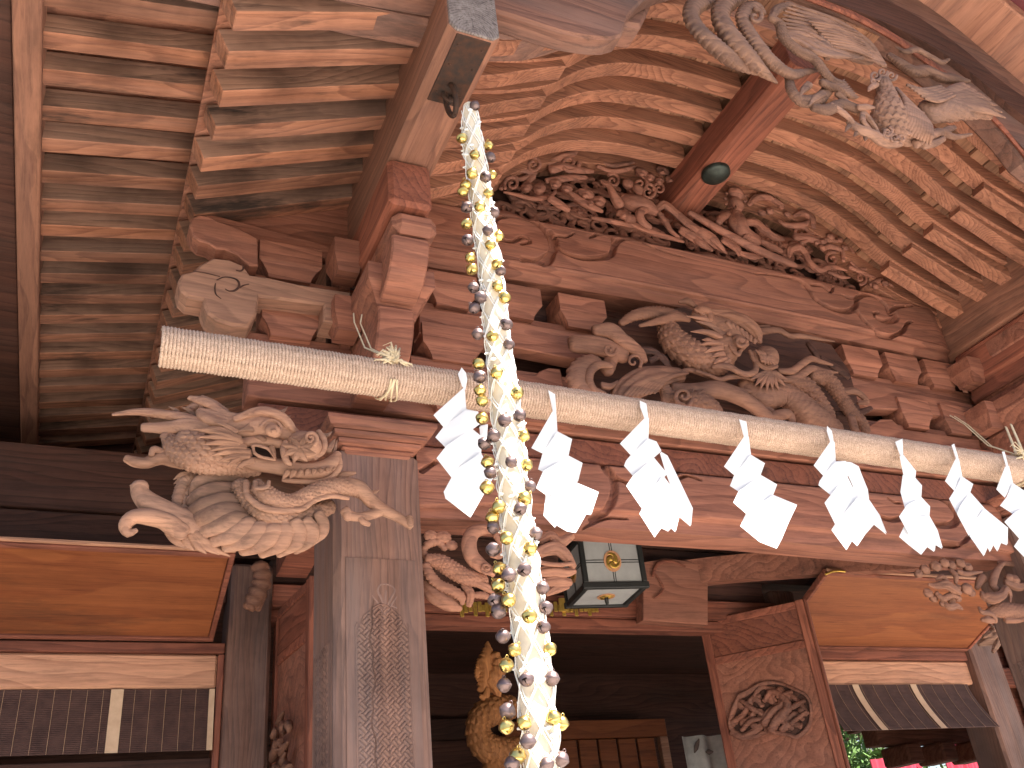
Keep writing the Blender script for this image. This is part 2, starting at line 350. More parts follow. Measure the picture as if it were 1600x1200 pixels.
    def cloud(s, x, y, r, n=6, dy=0, rot=0):
        for i in range(n):
            a = rot+i*2*math.pi/n; s.spiral(x+r*.62*math.cos(a), y+r*.55*math.sin(a), r*.42, 1.3, r*.16, math.degrees(a), 1 if i % 2 else -1, dy-.004*(i % 3))
        s.blob(x, y, r*.8, r*.7, .5, dy=dy+.02)
    def slab(s, t, th=.05, dy=0, c=.006, mb=None):
        a = s.parse(t); pts = np.array([s.w(x, y, dy)[[0, 2]] for x, y, _, _ in a]); prism(mb or s.mb, pts, 'Y', s.Y+dy, s.Y+dy+th, c)
# engraved or embossed board: fine grid whose front is displaced
def graved(mb, x0, x1, zb, zt, Y, fn, nx, nz, back):
    xs = np.linspace(x0, x1, nx); t = np.linspace(0, 1, nz); X, Tt = np.meshgrid(xs, t, indexing='ij')
    B = zb(X); Tp = zt(X); Z = B+(Tp-B)*Tt; Yy = Y-fn(X, Z, Tt)
    V = np.stack([X, Yy, Z], -1).reshape(-1, 3); i = np.arange(nx-1)[:, None]*nz; j = np.arange(nz-1)[None]
    F = np.stack([i+j, i+nz+j, i+nz+j+1, i+j+1], -1).reshape(-1, 4); mb.add(V, F, True)
    V2 = np.stack([X[:, [0, -1]], np.full((nx, 2), Y+back), Z[:, [0, -1]]], -1); fr = np.stack([X[:, [0, -1]], Yy[:, [0, -1]], Z[:, [0, -1]]], -1)
    VV = np.concatenate([fr, V2], 1).reshape(-1, 3); k = np.arange(nx-1)*4
    F = np.concatenate([np.stack([k, k+2, k+6, k+4], 1), np.stack([k+1, k+5, k+7, k+3], 1), np.stack([k+2, k+3, k+7, k+6], 1)])
    mb.add(VV, F, False)
    for q in (0, nx-1):
        mb.add([[X[q, 0], Yy[q, 0], Z[q, 0]], [X[q, -1], Yy[q, -1], Z[q, -1]], [X[q, 0], Y+back, Z[q, 0]], [X[q, -1], Y+back, Z[q, -1]]], [[0, 1, 3, 2]])
def groove_field(lines, Y):
    """lines: photo-space polylines 'x,y,w ...' -> (pts, halfwidth) in X,Z"""
    P2, W2 = [], []
    for t in lines:
        a = np.array([[float(z) for z in q.split(',')] for q in t.split()])
        w = np.array([[*P(x, y, Y)[[0, 2]], 0, r*depth(P(x, y, Y))/FPX] for x, y, r in a]); q = crom(w, .008); P2.append(q[:, :2]); W2.append(q[:, 3])
    return np.vstack(P2), np.concatenate(W2)
def groove_depth(X, Z, pts, wid, d=.014):
    out = np.zeros(X.shape); x0 = X.ravel(); z0 = Z.ravel(); o = out.ravel()
    for s in range(0, len(x0), 4000):
        dx = x0[s:s+4000, None]-pts[None, :, 0]; dz = z0[s:s+4000, None]-pts[None, :, 1]; q = np.sqrt(dx*dx+dz*dz)/wid[None]
        m = q.min(1); o[s:s+4000] = -d*np.clip((1-m)*2.2, 0, 1)
    return o.reshape(X.shape)
# ------------------------------------------------------------------ ground and steps
XC = 3.22                                  # centre line of the porch
g = MB()
g.add([[-60, -60, 0], [60, -60, 0], [60, 60, 0], [-60, 60, 0]], [[0, 1, 2, 3]])
g.build('ground', M['ground'], kind='structure')
pav = MB()
for i in range(11):
    for j in range(4):
        cbox(pav, -2.2+i*1.0+.004, -1.2+i*1.0-.004, -2.7+j*1.1+.004, -1.6+j*1.1-.004, -.02, .03+.004*((i*7+j*3) % 5)/5, .008)
pav.build('bounce_paving', M['stone'], kind='structure')  # unseen paving, kept small and pale to bounce sun onto undersides
plat = MB()
for k in range(3): cbox(plat, -1.6+.0*k, 8.2, 2.5+.32*k+.002*k, 9.5, .004+.17*k, .17*(k+1), .012)
plat.build('stone_platform', M['stone'], kind='structure')
# ------------------------------------------------------------------ the porch
porch = thing('shrine_porch', 'weathered cedar porch of a shrine with ranks of rafters, carved beams and thick square pillars', 'shrine porch', (XC, 3.6, 0))
PIV = Vector((XC, 3.6, 0))
def pp(o):                                  # child of the porch keeping world place
    o.parent = porch; o.matrix_parent_inverse = Matrix.Translation(-PIV); return o
def pbuild(mb, name, m): return pp(mb.build(name, m))
def pbox(x0, x1, y0, y1, z0, z1, name, m, c=.006): return pp(box(x0, x1, y0, y1, z0, z1, name, m, None, c))
def plink(name, me, loc): return pp(link(name, me, None, loc))
# pillars
def herring(X, Z, x0, x1, z0, z1, cell=.034):
    u = (X-x0)/cell; w = (Z-z0)/cell
    a = (u+w)/1.0; b = (u-w)/1.0
    ia = np.floor(a/2); sel = (np.floor(a/2)+np.floor(b/2)) % 2
    s1 = np.abs(((a*1.0) % 1)-.5); s2 = np.abs(((b*1.0) % 1)-.5)
    h = np.where(sel > 0, np.clip(.5-s1, 0, .3)/.3, np.clip(.5-s2, 0, .3)/.3)
    return h
def pillar(cx, sgn):
    x0, x1, y0, y1 = cx-.195, cx+.195, 3.6, 3.99; ch = .028
    pb = MB(); out = [(x0+ch, y0), (x1-ch, y0), (x1, y0+ch), (x1, y1-ch), (x1-ch, y1), (x0+ch, y1), (x0, y1-ch), (x0, y0+ch)]
    prism(pb, [(a-cx, b-3.795) for a, b in out], 'Z', .51, 3.44, .003)
    o = pbuild(pb, 'pillar', M['post']); o.location = (cx, 3.795, 0)
    # carved key-lattice panel in low relief on the front
    def face(X, Z, T):
        d = .006-.012*T*0
        u = (X-cx)/.105; top = 2.72+.03*np.cos(u*math.pi)*(np.abs(u) < 1)-.05*np.clip(np.abs(u)-.75, 0, 1)*4
        inside = (np.abs(u) < 1) & (Z < top); rim = np.clip(1-np.abs(np.abs(u)-1.06)/.05, 0, 1)*(Z < top+.01)
        rim = np.maximum(rim, np.clip(1-np.abs(Z-top-.006)/.007, 0, 1)*(np.abs(u) < 1.08))
        crk = np.clip(1-np.abs(X-(cx-.045+.006*np.sin(Z*21)+.004*np.sin(Z*57)))/.0035, 0, 1)*(Z < 2.78)
        return inside*(herring(X, Z, cx, x1, 0, 2, .022)*.006-.003)+rim*.004-.012*crk+.001
    f = MB(); graved(f, cx-.15, cx+.15, lambda X: X*0+.75, lambda X: X*0+2.95, 3.5975, face, 150, 900, .004)
    c = f.build('carved_lattice', M['post'], o); c.location = (-cx, -3.795, 0)
    rl = Relief(520, 780, .35, 3.598)
    if sgn < 0:
        for q in ('230,480,5 215,440,7 200,410,6 210,385,5 235,380,5 265,390,5 275,410,6 260,440,7 240,480,5', '225,520,6 205,470,6 175,430,4', '235,520,6 262,470,6 285,435,4', '230,540,5 232,480,8 236,410,7', '200,480,5 240,470,5 285,485,5'):
            rl.st(q, flat=.5, nv=8)
        c2 = rl.mb.build('carved_finial', M['post'], o); c2.location = (-cx, -3.795, 0)
    # side lattice
    def side(X, Z, T): return np.where(np.abs((X-3.795)/.105) < 1, herring(X, Z, 3.795, 0, 0, 2, .026)*.006-.002, 0)+.001
    f = MB(); graved(f, 3.65, 3.94, lambda X: X*0+.75, lambda X: X*0+2.62, 0, side, 70, 420, .004)
    vv = np.concatenate(f.v); sv = np.stack([x0+.001+vv[:, 1]*1.0-0.003, vv[:, 0], vv[:, 2]], 1) if True else vv
    f.v = [sv]; c = f.build('carved_lattice', M['post'], o); c.location = (-cx, -3.795, 0)
    return o
pillar(1.118, -1); pillar(2*XC-1.118, 1)
# lofted square block: list of (z, half width x, half width y)
def loft(mb, cx, cy, rings):
    v = []; f = []
    for z, hx, hy in rings: v += [[cx-hx, cy-hy, z], [cx+hx, cy-hy, z], [cx+hx, cy+hy, z], [cx-hx, cy+hy, z]]
    for k in range(len(rings)-1):
        for i in range(4): j = (i+1) % 4; f.append([k*4+i, k*4+j, k*4+4+j, k*4+4+i])
    f += [[3, 2, 1, 0], [len(v)-4+i for i in range(4)]]; mb.add(v, f)
for cx in (1.118, 2*XC-1.118):
    m = MB(); loft(m, 0, 0, [(0, .135, .135), (.012, .15, .15), (.02, .15, .15), (.026, .165, .165), (.036, .16, .16), (.044, .185, .185), (.060, .19, .19), (.064, .182, .182), (.072, .21, .21), (.088, .214, .214), (.092, .205, .205), (.1, .235, .235), (.118, .245, .245), (.124, .25, .25), (.142, .25, .25), (.148, .24, .24)])
    o = pbuild(m, 'pillar_cap', M['beamX']); o.location = (cx, 3.74, 3.42)
# bracket block (masu)
def masu_mesh(w, d, h, name='bracket_block'):
    m = MB(); loft(m, 0, 0, [(0, w*.33, d*.36), (h*.12, w*.35, d*.38), (h*.3, w*.42, d*.43), (h*.42, w*.495, d*.49), (h*.45, w*.5, d*.5), (h-.004, w*.5, d*.5), (h, w*.5-.004, d*.5-.004)])
    me = bpy.data.meshes.new(name); me.from_pydata(np.concatenate(m.v).tolist(), [], m.f); me.materials.append(M['beamX']); me.update(); return me
MW = {}
def masu(x0, x1, zt, h=.2, y=3.6, d=.16, m=None):
    k = (round(x1-x0, 2), h, d)
    if k not in MW: MW[k] = masu_mesh(k[0], d, h)
    return plink('bracket_block', MW[k], ((x0+x1)/2, y+d/2, zt-h))
def xr(pairs, Y=3.6): return [(P(a, b, Y)[0], P(c, d, Y)[0]) for a, b, c, d in pairs]
row1 = xr([(669, 425, 745, 440), (765, 440, 844, 453), (872, 459, 945, 474), (1317, 543, 1373, 553), (1384, 556, 1435, 568), (1444, 568, 1494, 580)])
row2 = xr([(660, 502, 752, 518), (1403, 624, 1452, 634), (1471, 637, 1518, 646)])
for a, b in row1: masu(a, b, 4.535)
for a, b in row2: masu(a, b, 4.20)
for a, b in ((.565, .862), (.95, 1.02)): masu(a, b, 4.53)
for a, b in ((.586, .87), (.95, 1.02)): masu(a, b, 4.205)
for a, b in ((5.42, 5.6), (5.66, 5.9)): masu(a, b, 4.53); masu(a, b, 4.205)
pbox(.36, 6.1, 3.66, 3.80, 4.24, 4.365, 'bracket_arm', M['beamX'])
pbox(.45, 6.0, 3.665, 3.80, 3.90, 4.035, 'bracket_arm', M['beamX'])
pbox(.55, 5.9, 3.67, 3.81, 3.70, 3.87, 'bracket_arm', M['beamX'])
pbox(.6, 5.85, 3.68, 3.82, 3.55, 3.68, 'bracket_arm', M['red'])
pbox(.95, 5.49, 3.84, 3.88, 3.5, 4.62, 'back_board', M['dark'])
for a, b in ((1.36, 1.75), (1.8, 2.25), (4.35, 4.75), (4.8, 5.2)): masu(a, b, 3.89, .17)
# arms with a wave cut (left and right of the centre carving)
r = Relief(620, 380, .35, 3.6)
r.slab('100,285 420,330 690,380 890,420 930,470 900,520 860,560 800,520 560,470 100,400', .1, .02); pbuild(r.mb, 'bracket_arm', M['beamX'])
r = Relief(620, 380, .35, 3.62)
r.slab('60,500 400,560 620,590 640,570 680,555 730,560 740,600 745,650 720,680 60,640', .1, .02); pbuild(r.mb, 'bracket_arm', M['beamX'])
r = Relief(1040, 380, .35, 3.6)
r.slab('780,560 840,600 1050,660 1370,720 1370,790 1040,740 920,740 800,680', .1, .02); pbuild(r.mb, 'bracket_arm', M['beamX'])
r = Relief(1040, 380, .35, 3.6)
r.slab('900,820 960,785 1010,785 1060,830 1400,880 1400,960 900,900', .1, .015); pbuild(r.mb, 'bracket_arm', M['beamX'])
# cloud-ended bracket arms left of the pillar
r = Relief(250, 380, .2167, 3.5)
r.slab('1380,350 1000,290 780,240 650,222 600,155 500,112 385,100 290,150 240,195 160,215 130,270 150,340 200,385 310,405 320,450 345,505 410,552 520,590 640,598 700,500 715,380 1180,440 1180,560 1380,590', .15, 0, .012)
o = pbuild(r.mb, 'cloud_bracket_arm', M['cloud'])
r2 = Relief(250, 380, .2167, 3.498)
for q in ('550,195,5 580,200,6 600,185,7 598,160,5', '470,330,4 500,345,6 540,340,8 570,310,9 560,270,8 520,250,6 460,245,5 410,265,5', '575,320,7 600,305,6 640,295,4', '400,290,4 395,330,6 405,370,5 440,400,3', '240,200,4 330,215,5 430,240,4'): r2.st(q, flat=.35, nv=8)
c = r2.mb.build('carved_scroll', M['dark'], o)  # dark proud strokes stand in for the shade of carved grooves
r = Relief(0, 0, 1, 3.53)
r.slab('296,350 300,340 312,335 326,337 342,345 362,352 385,362 403,372 404,414 390,414 372,398 352,389 338,388 326,380 312,376 302,368', .12, 0, .008)
pbuild(r.mb, 'cloud_bracket_arm', M['beamX'])
# sloping plank and boards closing the end of the rafters beside the pillar
r = Relief(0, 0, 1, 3.70)
r.slab('322,336 420,318 545,300 560,420 545,405 480,392 350,345', .03); pbuild(r.mb, 'end_board', M['beamX'])
r = Relief(0, 0, 1, 3.62)
r.slab('318,334 345,338 545,392 548,412 400,375 340,350', .06); pbuild(r.mb, 'sloping_rail', M['beamX'])
# brackets that carry the eave beams forward, one set over each pillar
def curved_arm(cx, hw, yf, z0, z1, name, m, drop=.06):
    mb = MB(); n = 8; pts = [(3.68, z0), (3.68, z1), (yf+.02, z1), (yf, z1-.02)]
    for i in range(n+1):
        t = i/n; pts.append((yf+.012*math.sin(t*math.pi)+.22*t*t, (z1-.05)-(z1-.05-z0)*(1-(1-t)**1.6)))
    prism(mb, pts, 'X', cx-hw, cx+hw, .008); return pbuild(mb, name, m)
for cx in (1.128, 2*XC-1.128):
    pbox(cx-.125, cx+.075, 2.95, 3.62, 4.34, 4.598, 'bearing_block', M['red'], .02)
    pbox(cx-.10, cx+.105, 2.975, 3.64, 4.22, 4.335, 'bracket_nose', M['beamX'], .035)
    curved_arm(cx-.02, .085, 3.0, 3.99, 4.215, 'bracket_nose', M['beamX'])
    m = MB(); loft(m, 0, 0, [(0, .085, .10), (.03, .088, .105), (.08, .11, .13), (.13, .15, .185), (.135, .153, .188), (.22, .153, .188), (.225, .15, .185)])
    o = pbuild(m, 'bearing_block', M['beamX']); o.location = (cx-.015, 3.34, 3.93)
    curved_arm(cx-.03, .082, 3.20, 3.70, 3.975, 'bracket_nose', M['beamX'])
    for zz, ww in ((4.335, .14), (4.0, .12)):
        m = MB(); loft(m, 0, 0, [(0, .05, .06), (.03, .055, .065), (.09, .075, .09), (.17, .075, .09)])
        o = pbuild(m, 'bracket_block', M['beamX']); o.location = (cx-.17, 3.52, zz-.02)
# ------------------------------------------------------------------ upper beam with engraved scrolls
up_lines = ['770,365,5 772,345,6 785,338,6 810,338,6 840,350,6 860,375,7 862,400,8 850,412,8 830,405,6 815,402,4', '770,373,5 800,377,5 815,370,5 825,372,4 828,378,4 815,381,4',
 '815,408,5 840,406,7 858,398,8 868,385,8 866,370,7 860,362,6', '868,380,5 880,393,5 905,402,7 935,403,7 955,397,7 962,380,7 975,373,5 995,375,4 1020,386,3 1045,395,3 1067,401,2', '922,371,3 928,368,4 935,365,4 950,367,5 958,375,5 958,390,5', '870,368,4 885,370,3 897,364,2',
 '1180,427,2 1210,430,3 1238,435,4 1255,442,5 1265,455,6 1275,468,6 1300,482,6 1325,486,7 1337,478,6 1340,465,6 1355,460,5 1370,465,5 1385,478,6 1390,490,6 1400,480,5 1425,477,3', '1268,445,4 1285,447,4 1295,455,4 1300,455,3 1302,448,3', '1316,460,2 1325,465,4 1338,467,4',
 '1337,483,6 1350,500,6 1370,518,5 1390,525,5 1410,518,5 1418,505,4 1425,502,3', '1398,488,5 1400,498,7 1385,502,7 1370,497,5 1366,490,4 1372,488,3']
gp, gw = groove_field(up_lines, 3.6); gw = gw*.8
def upf(X, Z, T):
    lip = np.where(T < .17, -.022*(np.clip((.17-T)/.02, 0, 1))-.03*np.clip((.1-T)/.1, 0, 1), 0)
    bead = .008*np.clip(1-np.abs(T-.2)/.03, 0, 1)
    end = np.clip(np.minimum(X-1.2, 5.24-X)/.14, 0, 1); sh = -.05*(1-end)**2
    return groove_depth(X, Z, gp, gw, .045)+lip+bead+sh-.03*np.clip((T-.93)/.07, 0, 1)**2
mb = MB(); graved(mb, 1.2, 5.22, lambda X: 4.575+.055*(1-((X-XC)/2.0)**2), lambda X: 5.0+.055*(1-((X-XC)/2.0)**2), 3.6, upf, 760, 130, .2)
pbuild(mb, 'upper_beam', M['beamX'])
# ------------------------------------------------------------------ lower beam
lo_lines = ['930,712,7 945,725,8 958,745,9 960,770,9 950,795,9 930,808,8', '945,708,5 975,716,6 1000,735,6 1012,750,6', '938,722,4 950,740,5 975,752,5 1000,762,6 1015,772,5', '948,735,6 962,745,5',
 '1058,740,3 1065,728,5 1080,722,5 1100,730,5 1130,738,4', '1060,748,4 1075,743,4 1095,750,3', '1360,740,3 1372,745,4 1378,752,3', '1388,778,3 1398,785,3 1408,786,3',
 '1430,770,6 1455,772,7 1480,785,7 1495,805,8 1490,818,8 1465,820,7 1450,808,5', '1370,805,5 1395,812,6 1420,805,6 1428,798,4', '1470,848,5 1500,850,5 1515,838,5 1535,820,4 1545,800,3',
 '660,735,6 680,722,5', '905,826,4 950,806,4 985,806,3']
gp2, gw2 = groove_field(lo_lines, 3.66); gw2 = gw2*.8
LOZ = [3.19, 3.195, 3.20, 3.205, 3.205, 3.185, 3.175, 3.18]
def lof(X, Z, T):
    u = np.abs(X-XC)/1.85; brow = np.where(T < .26-.12*np.clip(u-.75, 0, 1)*4, -.035*np.clip((.26-T)/.05, 0, 1), 0)
    return groove_depth(X, Z, gp2, gw2, .045)+brow-.03*np.clip((T-.94)/.06, 0, 1)**2+.02*np.clip(u-.8, 0, 1)*np.sin(T*9)
mb = MB(); graved(mb, 1.32, 5.13, lambda X: np.interp(X, [1.3, 1.5, 1.9, 2.3, 3.2, 4.2, 4.7, 5.2], LOZ), lambda X: X*0+3.545, 3.66, lof, 700, 120, .22)
pbuild(mb, 'lower_beam', M['beamX'])
# ------------------------------------------------------------------ eave beams (along Y), left and right
def endgrain():
    m, n, l, b = mat('end_grain'); tc = n.new('ShaderNodeTexCoord')
    w = n.new('ShaderNodeTexWave'); w.wave_type = 'RINGS'; w.rings_direction = 'Y'; w.inputs['Scale'].default_value = 26; w.inputs['Distortion'].default_value = 1.5; l.new(tc.outputs['Object'], w.inputs['Vector'])
    mp = n.new('ShaderNodeMapping'); mp.inputs['Location'].default_value = (.01, 0, -.13); mp.inputs['Scale'].default_value = (1, 0, .8); l.new(tc.outputs['Object'], mp.inputs[0])
    vn = n.new('ShaderNodeVectorMath'); vn.operation = 'NORMALIZE'; l.new(mp.outputs[0], vn.inputs[0])
    wq = n.new('ShaderNodeTexNoise'); wq.inputs['Scale'].default_value = 14; l.new(tc.outputs['Object'], wq.inputs['Vector'])
    wm = n.new('ShaderNodeVectorMath'); wm.operation = 'MULTIPLY_ADD'; l.new(wq.outputs['Color'], wm.inputs[0]); wm.inputs[1].default_value = (.25, .25, .25); l.new(vn.outputs[0], wm.inputs[2])
    crack = noise(n, l, wm.outputs[0], 5.5, 1, .4)
    nf = noise(n, l, tc.outputs['Object'], 35, 4, .7)
    c = mixc(n, l, w.outputs['Fac'], (.17, .135, .125), (.10, .075, .07)); c = mixc(n, l, ramp(n, l, nf, [(.4, 0), (.7, .8)]), c, (.28, .235, .22))
    c = mixc(n, l, ramp(n, l, crack, [(.345, .0), (.36, 1), (.375, 0), (.49, 0), (.50, .9), (.51, 0)]), c, (.03, .02, .02)); l.new(c, b.inputs['Base Color']); b.inputs['Roughness'].default_value = .9
    return m
M['endgrain'] = endgrain()
for cx, yf in ((1.13, 2.22), (2*XC-1.13, 2.22)):
    w, zb, zt, c = .11, 4.598, 5.0, .033
    mb = MB(); prism(mb, [(cx-w, zt), (cx-w, zb+c), (cx-w+c, zb), (cx+w-c, zb), (cx+w, zb+c), (cx+w, zt)], 'Y', yf, 5.5, .004)
    o = pbuild(mb, 'eave_beam', M['keta'])
    mb = MB(); prism(mb, [(-w+.004, .4), (-w+.004, c), (-w+c, .004), (w-c, .004), (w-.004, c), (w-.004, .4)], 'Y', -.012, .0, .004)
    e = mb.build('end_grain', M['endgrain'], o); e.location = (cx, yf+.002, zb)
    mb = MB(); cbox(mb, cx-w+c+.004, cx+w-c-.004, yf+.005, yf+.36, zb-.006, zb+.01, .003)
    for a in (.05, .15, .3):
        for s in (-1, 1):
            t = np.linspace(0, 2*np.pi, 9)[:-1]; 
            mb.add([[cx+s*.05+.006*math.cos(q), yf+a+.006*math.sin(q), zb-.007] for q in t]+[[cx+s*.05, yf+a, zb-.012]], [[i, (i+1) % 8, 8] for i in range(8)])
    mb.build('iron_plate', M['iron'], o)
    mb = MB(); a = np.linspace(0, 2*np.pi, 29)
    ring_tube(mb, np.stack([cx+.0*a+.012*np.cos(a), yf+.28+.042*np.sin(a), zb-.060+.078*np.cos(a)*-1], 1), np.full(29, .012), nv=10, cap=False)
    ring_tube(mb, np.array([[cx-.02, yf+.30, zb+.0], [cx-.022, yf+.30, zb-.03], [cx, yf+.30, zb-.05], [cx+.022, yf+.30, zb-.03], [cx+.02, yf+.30, zb]]), np.full(5, .009), nv=10)
    mb.build('iron_ring', M['iron'], o)
# brackets seen under the right eave beam, running towards the viewer
for (z1, h, ys) in ((4.55, .17, ((2.55, 2.95), (3.05, 3.35))), (4.22, .17, ((2.7, 3.1),))):
    for y0, y1 in ys:
        m = MB(); d = y1-y0; loft(m, 0, 0, [(0, .06, d*.33), (.03, .065, d*.36), (.07, .09, d*.48), (.075, .09, d*.5), (h, .09, d*.5)])
        o = pbuild(m, 'bracket_block', M['beamX']); o.location = (5.27, (y0+y1)/2, z1-h)
pbox(5.21, 5.34, 2.3, 3.6, 4.24, 4.375, 'bracket_arm', M['red']); pbox(5.21, 5.34, 2.5, 3.6, 3.92, 4.045, 'bracket_arm', M['red'])
pbox(5.36, 5.5, 2.2, 3.6, 3.9, 4.6, 'side_board', M['dark'])
# ------------------------------------------------------------------ straight rafters, left slope
def rafter_mesh(L, w, h, name):
    m = MB(); cbox(m, 0, L, -w, 0, 0, h, .004)
    me = bpy.data.meshes.new(name); me.from_pydata(np.concatenate(m.v).tolist(), [], m.f); me.materials.append(M['raft']); me.materials.append(M['raft_worn_shade']); me.update()
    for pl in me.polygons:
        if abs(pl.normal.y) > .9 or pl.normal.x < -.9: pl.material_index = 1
    return me
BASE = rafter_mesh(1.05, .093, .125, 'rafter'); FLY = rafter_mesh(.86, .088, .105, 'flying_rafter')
sb, sf = math.atan(.41), R(10.7)
for k in range(22):
    y = 2.3+.2*k+random.uniform(-.006, .006)
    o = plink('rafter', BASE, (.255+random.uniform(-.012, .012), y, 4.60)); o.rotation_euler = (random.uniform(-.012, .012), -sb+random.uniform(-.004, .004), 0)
for k in range(22):
    y = 2.3+.2*k+random.uniform(-.006, .006)
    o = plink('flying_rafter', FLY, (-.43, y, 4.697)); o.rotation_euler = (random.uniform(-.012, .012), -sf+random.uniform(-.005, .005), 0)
# the hidden decks over both slopes, eave boards
def deck(sgn):
    X = lambda x: XC+(x-XC)*sgn
    for (xa, za, xb, zb, nm) in ((.2, 4.735, 1.13, 5.12, 'roof_board'), (-.62, 4.80, .45, 5.01, 'roof_board')):
        mb = MB(); mb.add([[X(xa), 1.95, za], [X(xb), 1.95, zb], [X(xb), 6.7, zb], [X(xa), 6.7, za], [X(xa), 1.95, za+.04], [X(xb), 1.95, zb+.04], [X(xb), 6.7, zb+.04], [X(xa), 6.7, za+.04]],
            [[0, 1, 2, 3], [7, 6, 5, 4], [0, 4, 5, 1], [1, 5, 6, 2], [2, 6, 7, 3], [3, 7, 4, 0]]); pbuild(mb, nm, M['wX'])
    a, b = sorted((X(-.505), X(-.405))); pbox(a, b, 1.9, 6.7, 4.655, 4.80, 'eave_fascia', M['keta'])
    a, b = sorted((X(-.64), X(-.51))); pbox(a, b, 1.9, 6.7, 4.69, 4.86, 'eave_board', M['dark'])
    a, b = sorted((X(-.92), X(-.64))); pbox(a, b, 1.9, 6.7, 4.74, 4.95, 'roof_edge', M['dark'])
deck(1); deck(-1)
pbox(-4.2, -.93, 3.6, 10.2, 5.05, 5.12, 'sun_block_eave', M['dark']); pbox(7.37, 11, 3.6, 7.5, 5.05, 5.12, 'sun_block_eave', M['dark']); pbox(-.925, 7.365, 6.72, 9.6, 5.1, 5.6, 'sun_block_eave', M['dark'])  # unseen hall roof slabs, added to keep side sun off the posts
for k in range(4):       # a few of the matching rafters on the right slope
    for j in range(4):
        pass
# ------------------------------------------------------------------ bowed (karahafu) rafters
MZ = crom([(-.1, 5.62, 0, 0), (0, 5.62, 0, 0), (.3, 5.62, 0, 0), (.6, 5.60, 0, 0), (.92, 5.525, 0, 0), (1.19, 5.37, 0, 0), (1.38, 5.20, 0, 0), (1.56, 5.10, 0, 0), (1.75, 5.02, 0, 0), (2.0, 4.95, 0, 0), (2.2, 4.92, 0, 0)], .02)
SZ = crom([(1.2, 5.17, 0, 0), (1.40, 5.12, 0, 0), (1.60, 5.03, 0, 0), (1.8, 4.92, 0, 0), (2.0, 4.84, 0, 0), (2.15, 4.80, 0, 0)], .02)
mz = lambda u: np.interp(np.abs(u), MZ[:, 0], MZ[:, 1]); sz = lambda u: np.interp(np.abs(u), SZ[:, 0], SZ[:, 1])
def bow_mesh(us, zf, w, h, name):
    n = len(us); z = zf(us); dz = np.gradient(z, us); nl = np.sqrt(1+dz*dz)
    top = np.stack([us-dz/nl*h, z+h/nl], 1); bot = np.stack([us, z], 1); c = .004; v = []
    for p, t in zip(bot, top):
        v += [[p[0], 0, p[1]+c], [p[0], -c, p[1]], [p[0], -w+c, p[1]], [p[0], -w, p[1]+c], [t[0], -w, t[1]], [t[0], 0, t[1]]]
    f = [[k*6+i, k*6+(i+1) % 6, k*6+6+(i+1) % 6, k*6+6+i] for k in range(n-1) for i in range(6)]; f += [[5, 4, 3, 2, 1, 0], [6*n-6+i for i in range(6)]]
    me = bpy.data.meshes.new(name); me.from_pydata(v, [], f); me.materials.append(M['curve']); me.update()
    bm = bmesh.new(); bm.from_mesh(me); bmesh.ops.recalc_face_normals(bm, faces=bm.faces); bm.to_mesh(me); bm.free(); return me
BL = bow_mesh(np.linspace(-2.05, -.09, 60), mz, .095, .125, 'bowed_rafter'); BR = bow_mesh(np.linspace(.09, 2.05, 60), mz, .095, .125, 'bowed_rafter')
SL = bow_mesh(np.linspace(-2.05, -1.42, 20), sz, .088, .075, 'lower_bowed_rafter'); SR = bow_mesh(np.linspace(1.42, 2.05, 20), sz, .088, .075, 'lower_bowed_rafter')
for k in range(7):
    for me, nm in ((BL, 'bowed_rafter'), (BR, 'bowed_rafter'), (SL, 'lower_bowed_rafter'), (SR, 'lower_bowed_rafter')):
        y = 2.5+.2*k+random.uniform(-.006, .006)
        if me in (SL, SR): y += .004
        o = plink(nm, me, (XC+random.uniform(-.012, .012), y, random.uniform(-.004, .004)))
# sheathing boards running front to back over the bowed rafters
us = np.arange(-2.1, 2.1, .085)
for i, u in enumerate(us):
    u1 = u+.0805; za, zb = mz(u)+.123/math.cos(math.atan((mz(u1)-mz(u))/.08)), mz(u1)+.123/math.cos(math.atan((mz(u1)-mz(u))/.08)); j = random.uniform(0, .006); th = .02
    mb = MB(); y0, y1 = 2.3, 3.9
    v = [[u, y0, za+j], [u1, y0, zb+j], [u1, y1, zb+j], [u, y1, za+j]]; v += [[a, b, c+th] for a, b, c in v]
    mb.add(v, [[3, 2, 1, 0], [4, 5, 6, 7], [0, 1, 5, 4], [1, 2, 6, 5], [2, 3, 7, 6], [3, 0, 4, 7]])
    o = pbuild(mb, 'sheathing_board', M['sheath']); o.location = (XC, 0, 0)
# lap joints seen as short cross pieces between the sheathing
mb = MB()
uu = np.linspace(-2.3, 2.3, 60)
zz = mz(uu)+.20; v = []; 
for a, b in zip(uu, zz): v += [[XC+a, 2.25, b], [XC+a, 5.8, b], [XC+a, 2.25, b+.25], [XC+a, 5.8, b+.25]]
f = []
for k in range(59): f += [[k*4, k*4+4, k*4+5, k*4+1], [k*4+2, k*4+3, k*4+7, k*4+6], [k*4, k*4+2, k*4+6, k*4+4], [k*4+1, k*4+5, k*4+7, k*4+3]]
mb.add(v, f); pbuild(mb, 'roof_covering', M['dark'])
